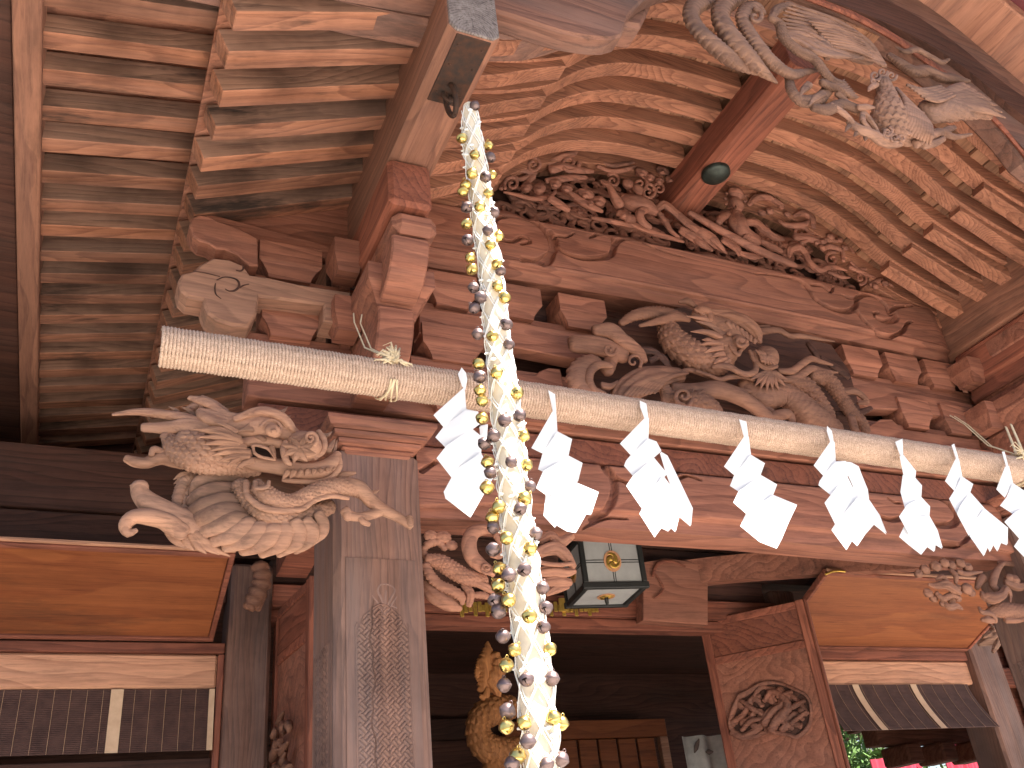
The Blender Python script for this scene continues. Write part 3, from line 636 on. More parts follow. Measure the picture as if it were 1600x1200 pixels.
# ridge beam and its bronze boss
mb = MB(); prism(mb, [(-.115, .222), (-.115, .03), (-.09, 0), (.09, 0), (.115, .03), (.115, .222)], 'Y', 2.42, 3.8, .005)
rb = pbuild(mb, 'ridge_beam', M['red']); rb.location = (XC, 0, 5.398)
mb = MB(); a = np.linspace(0, 2*np.pi, 29)[:-1]; prof = [(.088, .0), (.088, -.02), (.08, -.03), (.07, -.034), (.045, -.046), (.02, -.052), (.004, -.054)]
V = np.array([[pr*math.cos(t), pr*math.sin(t), z] for pr, z in prof for t in a]); n = 28
mb.add(V, [[k*n+i, k*n+(i+1) % n, (k+1)*n+(i+1) % n, (k+1)*n+i] for k in range(6) for i in range(n)]+[[6*n+i for i in range(n)]], True)
c = mb.build('bronze_boss', M['verd'], rb); c.location = (-.03, 3.26, 0)
# gable wall behind the carving
mb = MB(); uu = np.linspace(-1.99, 1.99, 60); pts = [(XC+u, mz(u)+.07) for u in uu]+[(XC+1.99, 4.9), (XC-1.99, 4.9)]
prism(mb, pts, 'Y', 3.80, 3.86, .004); pbuild(mb, 'gable_board', M['dark'])
# ------------------------------------------------------------------ barge boards at the front
inner = crom([(0, 5.80, 0, 0), (.3, 5.785, 0, 0), (.62, 5.70, 0, 0), (.90, 5.53, 0, 0), (1.1, 5.36, 0, 0), (1.25, 5.15, 0, 0), (1.33, 4.98, 0, 0), (1.6, 4.90, 0, 0), (2.0, 4.90, 0, 0), (2.5, 4.82, 0, 0), (3.0, 4.74, 0, 0), (3.9, 4.66, 0, 0)], .03)
outer = crom([(0, 6.5, 0, 0), (.5, 6.46, 0, 0), (1.14, 6.22, 0, 0), (1.5, 5.95, 0, 0), (1.9, 5.62, 0, 0), (2.4, 5.34, 0, 0), (3.0, 5.18, 0, 0), (3.9, 5.08, 0, 0)], .03)
iz = lambda u: np.interp(np.abs(u), inner[:, 0], inner[:, 1]); oz = lambda u: np.interp(np.abs(u), outer[:, 0], outer[:, 1])
def band(zlo, zhi, y0, y1, x0, x1, name, m, n=120):
    uu = np.linspace(x0, x1, n); mb = MB(); prism(mb, [(XC+u, zlo(u)) for u in uu]+[(XC+u, zhi(u)) for u in uu[::-1]], 'Y', y0, y1, .012); return pbuild(mb, name, m)
bb = band(iz, oz, 2.29, 2.40, -3.8, 3.8, 'barge_board', M['barge'])
band(lambda u: iz(u)-.012, lambda u: iz(u)+.05, 2.26, 2.286, -.9, 3.8, 'barge_moulding', M['red'])
band(lambda u: oz(u)+.002, lambda u: oz(u)+.14, 2.02, 2.42, -3.8, 3.8, 'roof_edge_board', M['keta'])
band(lambda u: oz(u)+.143, lambda u: oz(u)+.40, 1.25, 2.45, -3.8, 3.8, 'roof_edge', M['burg'])
# cusped lower board over each eave beam
def cusp(sgn):
    L = [(4.0, 4.70), (3.2, 4.75), (2.75, 4.80), (2.5, 4.815), (2.25, 4.85), (2.0, 4.885), (1.85, 4.90), (1.7, 4.96), (1.58, 5.04), (1.42, 5.16), (1.28, 5.235), (1.18, 5.265), (1.08, 5.29), (1.035, 5.38), (.98, 5.50), (.9, 5.6), (1.0, 5.62), (1.3, 5.5), (1.6, 5.4), (2.0, 5.25), (2.75, 5.1), (4.0, 5.0)]
    mb = MB(); prism(mb, [(XC-u*sgn, z) for u, z in L], 'Y', 2.405, 2.56, .02); return pbuild(mb, 'cusped_board', M['barge'])
cusp(1)
mb = MB()
# ------------------------------------------------------------------ the hall behind
hall = thing('shrine_hall', 'dim shrine hall behind the porch with carved folding doors and propped orange shutters', 'shrine hall', (XC, 5.5, 0))
HV = Vector((XC, 5.5, 0))
def hh(o): o.parent = hall; o.matrix_parent_inverse = Matrix.Translation(-HV); return o
def hbox(x0, x1, y0, y1, z0, z1, name, m, c=.006): return hh(box(x0, x1, y0, y1, z0, z1, name, m, None, c))
hbox(.775, 1.012, 5.38, 5.66, .51, 3.55, 'post', M['post'], .02)
hbox(4.72, 4.95, 5.42, 5.66, .51, 3.55, 'post', M['post'], .02)
hbox(6.60, 6.92, 5.40, 5.70, .51, 3.32, 'post', M['post'], .02)
hbox(7.3, 7.55, 5.2, 5.5, .51, 3.9, 'post', M['keta'], .02)
hbox(-2.4, -2.2, 5.4, 5.66, .51, 3.6, 'post', M['post'], .02)
# heads over the doorway
hbox(1.015, 4.72, 5.44, 5.56, 3.225, 3.30, 'lintel', M['redX'])
hbox(1.015, 4.72, 5.40, 5.58, 3.305, 3.44, 'lintel', M['redX'])
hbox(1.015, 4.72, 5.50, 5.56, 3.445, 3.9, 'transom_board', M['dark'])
hbox(-2.6, 8.2, 5.48, 5.62, 3.62, 3.84, 'wall_beam', M['dark']); hbox(-2.6, .77, 5.5, 5.6, 3.35, 3.615, 'wall_board', M['dark'])  # left wall boards coloured dark for the shadow under the eave
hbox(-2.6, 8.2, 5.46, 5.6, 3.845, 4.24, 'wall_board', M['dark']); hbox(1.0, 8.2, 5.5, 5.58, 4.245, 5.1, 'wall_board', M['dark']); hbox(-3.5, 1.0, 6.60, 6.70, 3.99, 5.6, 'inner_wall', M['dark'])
hbox(6.93, 13, 5.88, 5.95, .51, 4.6, 'side_wall', M['redX']); hbox(6.93, 13, 5.80, 5.87, 3.3, 3.45, 'rail', M['redX'])
# left bay: rail, blind
hbox(-2.2, .735, 5.47, 5.56, 2.855, 3.04, 'rail', M['tan'], .012); hbox(-2.2, .77, 5.45, 5.6, 3.043, 3.10, 'rail', M['redX'])
hbox(.737, .772, 5.46, 5.6, .51, 3.04, 'door_jamb', M['redZ'])
hbox(-2.2, .736, 5.5, 5.6, 2.30, 2.50, 'rail', M['dark']); hbox(-2.2, .736, 5.56, 5.6, .51, 2.30, 'wall_board', M['dark'])
# right bay rail
hbox(4.95, 6.60, 5.47, 5.56, 2.86, 3.04, 'rail', M['tan'], .012); hbox(4.95, 6.6, 5.45, 5.6, 3.043, 3.12, 'rail', M['redX'])
hbox(4.95, 6.6, 5.56, 5.62, .51, 1.55, 'wall_board', M['dark'])
# side of the hall beyond the last post
hbox(6.93, 9.5, 5.75, 5.83, .51, 2.55, 'wall_board', M['redX']); hbox(6.93, 9.5, 5.7, 5.8, 2.9, 3.05, 'rail', M['redX']); hbox(7.56, 9.5, 5.8, 5.86, 2.56, 4.3, 'wall_board', M['redX'])
mb = MB(); prism(mb, [(7.0, 2.9), (7.6, 3.3), (7.6, 3.4), (7.0, 3.0)], 'Y', 5.3, 5.4, .006); hh(mb.build('brace', M['dark']))
# room: floor, back, side walls, ceiling
hbox(-2.6, 8.2, 5.72, 9.4, .51, .56, 'floor', M['tan']); hbox(-2.6, 8.2, 5.62, 9.5, 3.9, 3.98, 'ceiling', M['dark'])  # unseen floor coloured light to bounce into the room
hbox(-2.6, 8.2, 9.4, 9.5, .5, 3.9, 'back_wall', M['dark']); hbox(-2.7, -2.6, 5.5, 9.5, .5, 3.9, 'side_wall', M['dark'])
hbox(4.0, 5.9, 8.9, 8.98, 3.12, 3.30, 'inner_rail', M['orange']); hbox(4.0, 4.1, 8.9, 8.98, .6, 3.119, 'inner_post', M['tan']); hbox(5.8, 5.9, 8.9, 8.98, .6, 3.119, 'inner_post', M['tan']); hbox(1.1, 4.7, 9.2, 9.3, 3.2, 3.4, 'inner_rail', M['dark'])
for i in range(7): hbox(4.13+i*.235, 4.34+i*.235, 8.94, 8.97, .7, 3.115, 'inner_panel', M['orange'])
# curved tie beams behind the porch beam
r = Relief(1040, 780, .35, 5.3)
r.slab('-100,280 0,262 100,275 170,300 190,330 190,560 -100,540', .1); hh(r.mb.build('scroll_bracket', M['beamX']))
r = Relief(650, 810, .25, 5.28)
for q in ('1480,360,10 1500,300,12 1530,275,12 1600,270,10 1680,300,8', '1490,500,6 1530,470,8 1545,430,8 1500,350,6'): r.st(q, flat=.4, nv=8)
hh(r.mb.build('carved_scroll', M['redX']))
# tie beams from porch to hall, seen from below at the right
def sweep_beam(pts, hw, hh_, name, m):
    q = crom([(*p, 0) for p in pts], .05)[:, :3]; v = []; f = []
    for i, p in enumerate(q):
        t = q[min(i+1, len(q)-1)]-q[max(i-1, 0)]; t /= np.linalg.norm(t); s = np.cross(t, [0, 0, 1]); s /= np.linalg.norm(s); u = np.cross(s, t)
        for a, b in ((-1, -1), (1, -1), (1, 1), (-1, 1)): v.append(p+s*a*hw+u*b*hh_)
    for k in range(len(q)-1): f += [[k*4+i, k*4+(i+1) % 4, k*4+4+(i+1) % 4, k*4+4+i] for i in range(4)]
    f += [[3, 2, 1, 0], [len(v)-4+i for i in range(4)]]; mb = MB(); mb.add(v, f); return hh(mb.build(name, m))
for x in (1.12, 5.32): sweep_beam([(x, 3.98, 3.35), (x, 4.4, 3.52), (x, 4.9, 3.62), (x, 5.4, 3.6)], .09, .12, 'tie_beam', M['redX'])
sweep_beam([(3.9, 5.4, 3.62), (4.3, 5.2, 3.62), (4.9, 4.6, 3.5), (5.25, 4.0, 3.35)], .05, .09, 'tie_beam', M['beamX'])
# propped shutters
def shutter(x0, x1, ya, za, yb, zb, name='shutter'):
    """ya,za rear hinge; yb,zb propped front"""
    L = math.hypot(yb-ya, zb-za); t = (np.array([0, yb-ya, zb-za]))/L; n = np.cross([1, 0, 0], t); n = n*(1 if n[2] > 0 else -1)
    def bar(a0, a1, s0, s1, h0, h1, nm, m, par=None, c=.004):
        mb = MB(); cbox(mb, a0, a1, s0, s1, h0, h1, c); v = np.concatenate(mb.v)
        mb.v = [np.array([v[:, 0], ya+t[1]*v[:, 1]+n[1]*v[:, 2], za+t[2]*v[:, 1]+n[2]*v[:, 2]]).T]; return mb.build(nm, m, par)
    p = hh(bar(x0+.03, x1-.03, .03, L-.03, .012, .03, name, M['orange']))
    for q in ((x0, x1, 0, .028, 0, .045), (x0, x1, L-.03, L, 0, .045), (x0, x0+.028, .0285, L-.0305, 0, .045), (x1-.028, x1, .0285, L-.0305, 0, .045)): bar(*q, 'shutter_frame', M['redX'], p)
    bar(x0-.0, x1, L+.001, L+.02, .01, .03, 'shutter_frame', M['tan'], p)
    return p
shutter(-2.15, .70, 5.44, 3.10, 4.77, 3.37)
s2 = shutter(4.62, 6.62, 5.44, 3.11, 4.70, 3.43)
mb = MB(); 
# brass hook on the front edge of the right shutter
ring_tube(mb, np.array([P(1290, 897, 4.68), P(1300, 893, 4.68), P(1312, 892, 4.68), P(1320, 893, 4.68)]), np.full(4, .008)); mb.build('hook', M['gilt'], s2)
# folding doors with carved panels
def door(hx, hy, fx, fy, z0, z1, name='door', label=None):
    d = np.array([fx-hx, fy-hy, 0]); L = np.linalg.norm(d); d /= L; n = np.array([d[1], -d[0], 0])
    def bar(a0, a1, b0, b1, h0, h1, nm, m, par=None, c=.006):
        mb = MB(); cbox(mb, a0, a1, h0, h1, b0, b1, c); v = np.concatenate(mb.v); w = np.array([hx, hy, 0])+v[:, :1]*d+v[:, 1:2]*n+v[:, 2:]*[0, 0, 1]; mb.v = [w]; return mb.build(nm, m, par)
    root = hh(bar(.055, L-.055, z0+.1, z1-.05, -.008, .008, name, M['dark' if False else 'beamX']))
    if label: root['label'] = label
    bar(0, .06, z0, z1, -.025, .025, 'stile', M['redZ'], root); bar(L-.06, L, z0, z1, -.025, .025, 'stile', M['redZ'], root)
    for zz in (z1-.06, z1-.33, z0+1.05, z0+.6, z0): bar(.0605, L-.0605, zz, zz+.055, -.022, .022, 'rail', M['redX'], root)
    bar(L+.001, L+.022, z0, z1, -.03, .03, 'stile', M['redZ'], root)
    bar(.065, L-.065, z1-.272, z1-.062, .010, .014, 'panel', M['orange' if False else 'red'], root)
    return root
dr = door(4.13, 5.57, 4.63, 5.0, .6, 3.34, label='open carved door leaf right of the doorway')
dl = door(1.07, 5.5, 1.13, 4.85, .6, 3.30, label='door leaf folded open edge-on beside the left pillar')
# round pine carving on the right leaf: drawn on the leaf's own plane
dd = np.array([.5, -.57, 0]); dd /= np.linalg.norm(dd); nn = np.array([dd[1], -dd[0], 0])
class LeafRelief(Relief):
    def w(s, x, y, dy=0):
        d = _ray(s.ox+x*s.k, s.oy+y*s.k); o = np.array([4.13, 5.57, 0])+nn*(s.Y-dy*.3); t = ((o-CAM)@nn)/(d@nn); return CAM+d*t
rc_ = MB(); lq = LeafRelief(1040, 780, .35, .0105); op = [(330, 880), (300, 950), (295, 1010), (330, 1055), (400, 1058), (450, 1040), (540, 1050), (590, 1056), (636, 1010), (646, 940), (628, 882), (580, 852), (500, 824), (430, 828), (370, 862)]
rc_.add([lq.w(*q) for q in op]+[lq.w(*q)-nn*.001 for q in op], [list(range(15))]+[[i, (i+1) % 15, 15+(i+1) % 15, 15+i] for i in range(15)]); rc_.build('recess_shade', M['dark'], dr)  # flat dark sheet added as the shade behind the pierced carving
lr = LeafRelief(1040, 780, .35, .02)
for q, w in (('330,880,14 300,950,14 290,1010,14 330,1060,12 400,1060,10 450,1040,10 540,1050,10 590,1060,10 640,1010,10 650,940,9 630,880,8 580,850,8 500,820,8 430,825,10 370,860,12 330,880,14', 'plain'), ('450,1000,30 480,960,30 520,930,26 540,890,22 510,850,18', 'hair'), ('520,920,22 560,880,14 600,910,12 630,950,10', 'lobe'), ('430,920,14 400,880,12 430,840,10 490,850,10', 'lobe'), ('300,1000,16 350,960,14 380,900,14 420,880,12', 'lobe'), ('300,1040,18 350,1060,16 420,1020,14 440,980,14', 'hair'), ('340,1000,16 380,980,16 400,940,12', 'lobe'), ('520,1030,16 560,1000,18 600,1010,16', 'lobe'), ('540,990,14 580,960,14 610,980,12', 'lobe')):
    lr.st(q, w, flat=.6, dy=0)
for q in ('470,1030,20 500,980,22 545,930,20 520,880,16 470,860,12 440,900,10', '520,950,12 580,920,12 620,900,8', '430,960,10 380,930,12 340,900,8', '340,1030,10 380,990,12 430,980,8', '560,1000,10 600,970,10 625,950,8', '500,880,10 560,860,10'):
    lr.st(q, 'lobe', flat=.9, dy=-.05)
for i in range(40):
    a = random.uniform(0, 6.28); rr = random.uniform(.2, .9); x, y = 470+170*rr*math.cos(a), 950+95*rr*math.sin(a)
    lr.blob(x, y, random.uniform(14, 24), random.uniform(8, 14), .8, random.uniform(-60, 60), dy=random.choice((0, -.03)), mode='petal', k=7, nu=14, nv=9)
lr.mb.build('pine_carving', M['carvered'], dr)
ll = MB()
for i in range(16):
    z = 2.62-.028*i+random.uniform(-.01, .01); y = 5.18+.16*math.sin(i*1.7); c = np.array([1.05+.0*y, y, z])
    q = np.array([c+[-.012, .05*math.sin(k+i), .02*math.cos(k*1.3+i)] + np.array([0, (k-2)*.03, 0]) for k in range(5)]); ring_tube(ll, q, np.array([.008, .02, .026, .018, .008]), nv=10, mode='lobe')
ll.build('carving', M['carve'], dl)
# carved elephant-like nose high on the left hall post, and its dragon nosing
r = Relief(0, 780, .35, 5.2)
for q, md in (('1160,300,34 1170,360,40 1150,420,40 1120,470,34', 'lobe'), ('1130,310,16 1160,290,14 1190,305,16', 'lobe'), ('1100,480,14 1130,440,22 1150,400,20', 'hair'), ('1150,490,14 1165,440,20', 'hair')): r.st(q, md, amp=.2)
hh(r.mb.build('post_nosing', M['carve']))
# ------------------------------------------------------------------ reed blinds (hang from the hall: things of their own)
def blind(x0, x1, z0, z1, y0, y1, tapes, label, thr):
    b = thing('reed_blind', label, 'reed blind', ((x0+x1)/2, y1, z0), 'reed blinds hanging in the hall bays'); off = np.array([(x0+x1)/2, y1, z0])
    mb = MB(); n = 34
    for i in range(n):
        t0, t1 = i/n, (i+.9)/n; y = y1+(y0-y1)*(i/n)**1.5
        cbox(mb, x0-off[0], x1-off[0], y-off[1], y+.008-off[1], (z1-z0)*(1-t1), (z1-z0)*(1-t0), .0015)
    s = mb.build('reed_panel', M['reed'], b); s['kind'] = 'stuff'
    def strip(xa, xb, nm, m, d):
        q = MB(); v = []; k = 12
        for i in range(k+1):
            t = i/k; y = y1+(y0-y1)*t**1.5-d; 
            for (x, yy) in ((xa, y), (xb, y), (xb, y+.002), (xa, y+.002)): v.append([x-off[0], yy-off[1], (z1-z0)*(1-t)])
        q.add(v, [[a*4+e, a*4+(e+1) % 4, a*4+4+(e+1) % 4, a*4+4+e] for a in range(k) for e in range(4)]+[[3, 2, 1, 0], [k*4+e for e in range(4)]]); q.build(nm, m, b)
    for a, c in tapes: strip(a, c, 'cloth_tape', M['tape'], .006)
    x = x0+.05
    while x < x1: strip(x, x+.0022, 'thread', M['thread'], .004); x += thr
    return b
blind(-2.15, .73, 2.525, 2.85, 5.44, 5.47, ((.2, .262), (.70, .73), (-1.0, -.94)), 'dark reed blind with a pale cloth tape below the left shutter', .078)
blind(4.97, 6.5, 2.50, 2.855, 5.28, 5.45, ((5.30, 5.36), (5.88, 5.94)), 'dark reed blind with two pale tapes, bellied out below the right shutter', .12)
# ------------------------------------------------------------------ beyond the right bay
bush = thing('shrub', 'sunlit glossy green shrub seen through the right bay', 'shrub', (11.2, 12.0, .004))
def leaves(c, rad, n, sz):
    p = RNG.normal(size=(n, 3)); p /= np.linalg.norm(p, axis=1, keepdims=True); p *= (RNG.random((n, 1))**.4)*np.array(rad); p += c; p += .12*np.sin(p*9)
    a = RNG.normal(size=(n, 3)); a /= np.linalg.norm(a, axis=1, keepdims=True); b = np.cross(a, RNG.normal(size=(n, 3))); b /= np.linalg.norm(b, axis=1, keepdims=True)
    L = sz*(.6+.8*RNG.random((n, 1))); V = np.stack([p-a*L, p+b*L*.4, p+a*L, p-b*L*.4], 1).reshape(-1, 3); return V, np.arange(n*4).reshape(-1, 4)
mb = MB(); V, F = leaves(np.array([-.2, 0, 3.3]), (1.9, 1.1, 1.9), 11000, .07); mb.add(V, F); 
cr = mb.build('foliage', M['leaf'], bush); cr['kind'] = 'stuff'
mb = MB(); 
for i in range(6): ring_tube(mb, np.array([[.1*math.cos(i), .1*math.sin(i), 0], [.3*math.cos(i), .3*math.sin(i), 1.2], [.8*math.cos(i), .6*math.sin(i), 3]]), np.array([.05, .035, .012]), nv=8)
mb.build('stem', M['bark'], bush)
def banner(x0, x1, y, z0, z1, label):
    mb = MB(); n = 60; u = np.linspace(0, 1, n); v = []
    for t in u:
        d = .035*math.sin(t*58)+.02*math.sin(t*23); v += [[x0+(x1-x0)*t, y+d, z0], [x0+(x1-x0)*t, y+d, z1], [x0+(x1-x0)*t, y+d+.004, z1], [x0+(x1-x0)*t, y+d+.004, z0]]
    mb.add(v, [[k*4+i, k*4+(i+1) % 4, k*4+4+(i+1) % 4, k*4+4+i] for k in range(n-1) for i in range(4)]+[[3, 2, 1, 0], [n*4-4, n*4-3, n*4-2, n*4-1]], True)
    o = mb.build('banner', M['redcloth']); o['label'] = label; o['category'] = 'banner'; o['group'] = 'crimson cloths beyond the right bay'; return o
banner(10.1, 11.0, 10.4, 1.2, 3.0, 'crimson pleated cloth hanging among the leaves below the right blind')
banner(11.7, 12.6, 10.6, 1.2, 3.2, 'small crimson cloth beside the right hall post, under the shrub')
nb = thing('neighbouring_building', 'shaded eave and pale wall of another building seen low through the right bay', 'building', (11.6, 16.5, 0))
box(-5.5, 5, 0, .3, 0, 4.2, 'wall', M['greybld'], nb, .01); box(-3.8, 4.2, -.5, .4, 4.21, 4.4, 'roof', M['dark'], nb, .02)
nr = MB(); 
eh = thing('side_eave', 'bracketed cedar eave hanging into view under the right blind', 'eave', (8.0, 7.2, 3.0))
for i in range(6): box(-.75+i*.24, -.62+i*.24, -.5, .5, -.12-.05*i*0, 0, 'rafter', M['wY'], eh, .006)
box(-.95, .75, -.1, .1, -.32, -.125, 'beam', M['wX'], eh, .01); box(-.9, .8, -.6, .6, .003, .05, 'roof_board', M['dark'], eh)
for i in range(3): box(-.7+i*.45, -.5+i*.45, -.18, .18, -.5, -.325, 'bracket_block', M['wX'], eh, .02)
# patterned white cloth inside the doorway
cl = thing('curtain', 'pale cloth with dark blotched pattern hanging inside behind the open door leaf', 'curtain', (4.35, 6.0, 1.0))
mb = MB(); n = 30; v = []
for i in range(n):
    t = i/(n-1); d = .03*math.sin(t*19); v += [[-.25+.6*t, d, 0], [-.25+.6*t, d, 1.62], [-.25+.6*t, d+.004, 1.62], [-.25+.6*t, d+.004, 0]]
mb.add(v, [[k*4+i, k*4+(i+1) % 4, k*4+4+(i+1) % 4, k*4+4+i] for k in range(n-1) for i in range(4)], True); mb.build('cloth', M['cloth'], cl)
mb = MB()
for i in range(12): ring_tube(mb, np.array([[-.2+.05*(i % 5)*2+.02*k, -.045, 1.5-.13*(i//2)-.03*k*((i % 3)-1)] for k in range(4)]), np.array([.006, .02, .016, .005]), .3, 8)
mb.build('pattern', M['ink'], cl)['kind'] = 'stuff'
# ------------------------------------------------------------------ rope-wound pole
YP = 2.9; RP = .066
pa, pb_ = P(251, 541, YP), P(1600, 737, YP)
pd = (pb_-pa)/np.linalg.norm(pb_-pa); pb_ = pa+pd*4.75; PL = 4.75
pole = thing('rope_wound_pole', 'long straw rope wound pole hung across the front of the porch, tied to the brackets', 'pole', pa)
pu = np.cross(pd, [0, 1, 0]); pu /= np.linalg.norm(pu); pv = np.cross(pd, pu)
mb = MB(); ring_tube(mb, np.array([pd*t for t in np.linspace(.004, PL, 12)]), np.full(12, RP-.005), nv=24, cap=False); mb.build('core', M['bark'], pole)
mb = MB(); pitch = .0122; turns = int(PL/pitch); k = 26; a = np.arange(turns*k)/k*2*np.pi
C = pd*(a/(2*np.pi)*pitch)[:, None]+(RP*(1+.012*np.sin(a*.13)))[:, None]*(np.cos(a)[:, None]*pu+np.sin(a)[:, None]*pv); nv = 6
T = np.gradient(C, axis=0); T /= np.linalg.norm(T, axis=1, keepdims=True); N = (C-pd*(C@pd)[:, None]); N /= np.linalg.norm(N, axis=1, keepdims=True); B = np.cross(T, N)
th = np.linspace(0, 2*np.pi, nv, endpoint=False); tw = a*11.0
rr = .0066*(1+.25*np.sin(th[None]*2+tw[:, None]))
V = C[:, None]+rr[..., None]*(np.cos(th)[None, :, None]*N[:, None]+np.sin(th)[None, :, None]*B[:, None])
n = len(C); i = np.arange(n-1)[:, None]*nv; j = np.arange(nv)[None]; F = np.stack([i+j, i+(j+1) % nv, i+nv+(j+1) % nv, i+nv+j], -1).reshape(-1, 4)
mb.add(V.reshape(-1, 3), F, True); mb.build('straw_winding', M['straw'], pole)
mb = MB()
for (t, a0, L) in ((.0, .9, .16), (.0, 2.5, .17)):       # loose cord ends near the tip
    pts = np.array([pd*(t+L*q)+(RP+.009)*(math.cos(a0+.25*math.sin(q*5))*-pu+math.sin(a0+.25*math.sin(q*5))*-pv) for q in np.linspace(0, 1, 8)]); ring_tube(mb, pts, np.full(8, .0022), nv=6)
mb.build('loose_cord', M['iron'], pole)
def tie(cpx, cpy, label, grp=True):
    c = P(cpx, cpy, YP); c = pa+pd*((c-pa)@pd); t = thing('straw_tie', label, 'cord', c); t['group'] = 'straw ties holding the pole'
    mb = MB()
    for k in range(5):
        aa = np.linspace(-2.6, 2.2, 18); off = (k-2)*.011
        pts = np.array([pd*(off+.012*math.sin(q*2+k))+(RP+.013+.003*(k % 2))*(math.cos(q)*-pv*1+math.sin(q)*pu) for q in aa]); ring_tube(mb, pts, np.full(18, .0045), .6, 6)
    mb.build('lashing', M['tie'], t); mb = MB()
    for k in range(26):          # frayed knot
        a0 = random.uniform(-.5, 3.6); L_ = random.uniform(.02, .075); z_ = random.uniform(-.03, .05); pts = np.array([[random.uniform(-.02, .02), -.055, .05+random.uniform(-.02, .02)], [L_*.5*math.cos(a0), -.078, .05+z_*.6], [L_*math.cos(a0), -.066, .055+z_+L_*.5*math.sin(a0)], [L_*1.2*math.cos(a0+.4), -.06, .045+z_+L_*.4*math.sin(a0)]]); ring_tube(mb, pts, np.array([.006, .0055, .004, .0012]), .5, 6)
    mb.build('knot', M['tie'], t); mb = MB()
    for k, dx in enumerate((-.075, -.05)): pts = np.array([[-.01, -.04, .07], [dx, .05, .16], [dx-.02, .12, .32], [dx-.0+.01*k, .2, .42]]); ring_tube(mb, pts, np.array([.004, .0035, .003, .003]), nv=6)
    mb.build('hanging_cord', M['tie'], t); return t
tie(607, 596, 'frayed straw tie lashing the pole to the left bracket nose')
t2 = tie(1588, 733, 'straw tie at the right edge of the photo where the pole meets the right bracket')
mb = MB()
for (x0, y0, x1, y1) in ((1572, 668, 1592, 722), (1580, 664, 1606, 728)): 
    a, b = P(x0, y0, 2.95)-np.array(t2.location), P(x1, y1, 2.85)-np.array(t2.location); ring_tube(mb, np.array([a, (a+b)/2+[.004, 0, 0], b]), np.array([.010, .012, .009]), .4, 8)
mb.build('strip', M['tie'], t2)
# ------------------------------------------------------------------ zigzag papers
SH = [
 (670, 560, .2333, 'shide hanging behind the bell rope, leftmost and widest of the white zigzag papers',
  ['220,60 248,95 258,140 245,210 222,185 195,105', '240,190 252,345 105,452 38,372', '250,340 330,355 352,430 120,590 50,520 108,445', '285,465 350,520 352,640 160,792 58,660 125,575', '350,630 432,800 285,1057 118,930 106,885 190,730', '345,450 396,440 390,530 352,525']),
 (670, 560, .2333, 'broad white zigzag paper just right of the bell rope, lowest fold swung right',
  ['800,213 846,240 862,490 832,360', '832,350 862,490 772,630 693,592', '862,488 960,540 935,655 800,762 738,735 770,620', '935,650 1030,700 1000,822 800,912 725,860 772,745', '870,780 1138,895 1090,1040 1060,1035 990,1160 930,1150 860,1108 850,1125 775,1045 790,890']),
 (950, 610, .2167, 'white zigzag paper with a long curled strip on its right, above the lantern',
  ['230,73 277,95 292,205 265,205 232,120', '265,198 296,200 292,350 170,458 93,375', '288,345 350,368 385,435 328,485 190,612 122,535 135,500 178,448', '328,480 428,600 380,650 250,842 138,680 185,608', '395,610 472,710 517,900 490,1012 460,985 440,1008 390,985 342,1052 232,880 258,825', '380,440 430,470 612,850 600,972 515,900 465,700 422,585']),
 (950, 610, .2167, 'flat square-cut white zigzag paper, fourth from the left, over the plain middle of the beam',
  ['946,208 998,225 1012,335 980,335', '982,332 1014,332 1032,468 915,602 843,540', '1028,462 1132,525 1100,612 950,722 886,680 918,598', '1100,608 1220,678 1190,758 1005,882 910,800 948,718', '1190,752 1364,825 1305,950 1255,1070 1222,1132 1100,1085 960,970 1008,865']),
 (1260, 650, .2125, 'white zigzag paper with a looped arch of paper on its right side',
  ['153,72 188,110 202,195 175,190 150,110', '180,183 208,190 217,340 130,430 60,355', '213,333 290,330 312,432 190,577 95,500 103,470 138,418', '295,430 378,600 300,690 220,792 140,630 188,568', '375,598 460,620 530,760 440,862 380,948 340,910 300,977 190,830 218,785', '270,333 330,340 385,370 407,430 452,540 462,622 540,730 592,862 505,792 420,690 375,600 345,500 318,440']),
 (1260, 650, .2125, 'narrow twisted greyish paper, seen nearly edge on, sixth from the left',
  ['653,190 707,166 712,292 690,292', '692,288 716,288 807,405 800,465 720,425', '715,425 802,455 850,510 845,603 740,702 698,550', '750,640 845,595 910,665 905,733 760,862 688,730', '902,728 965,840 1002,968 955,920 945,990 895,955 850,1012 765,945 688,880 758,735']),
 (1260, 650, .2125, 'white zigzag paper with a long fanned tail, next to last on the right',
  ['1068,213 1087,203 1118,305 1103,322', '1100,312 1122,312 1147,448 1095,542 1026,470', '1143,442 1227,500 1205,562 1120,722 1056,600 1098,533', '1203,558 1312,680 1240,802 1200,872 1113,710 1138,648', '1308,678 1482,820 1480,942 1440,912 1410,987 1380,940 1355,992 1335,950 1310,1022 1205,872 1236,775']),
 (1260, 650, .2125, 'white zigzag paper cut off by the right edge of the photo',
  ['1438,263 1457,260 1487,373 1470,378', '1466,368 1490,368 1522,498 1465,592 1403,530', '1518,492 1620,560 1622,642 1540,722 1430,650 1478,588', '1540,698 1640,640 1702,780 1580,902 1463,770', '1588,868 1720,800 1762,1002 1640,1062 1533,950'])]
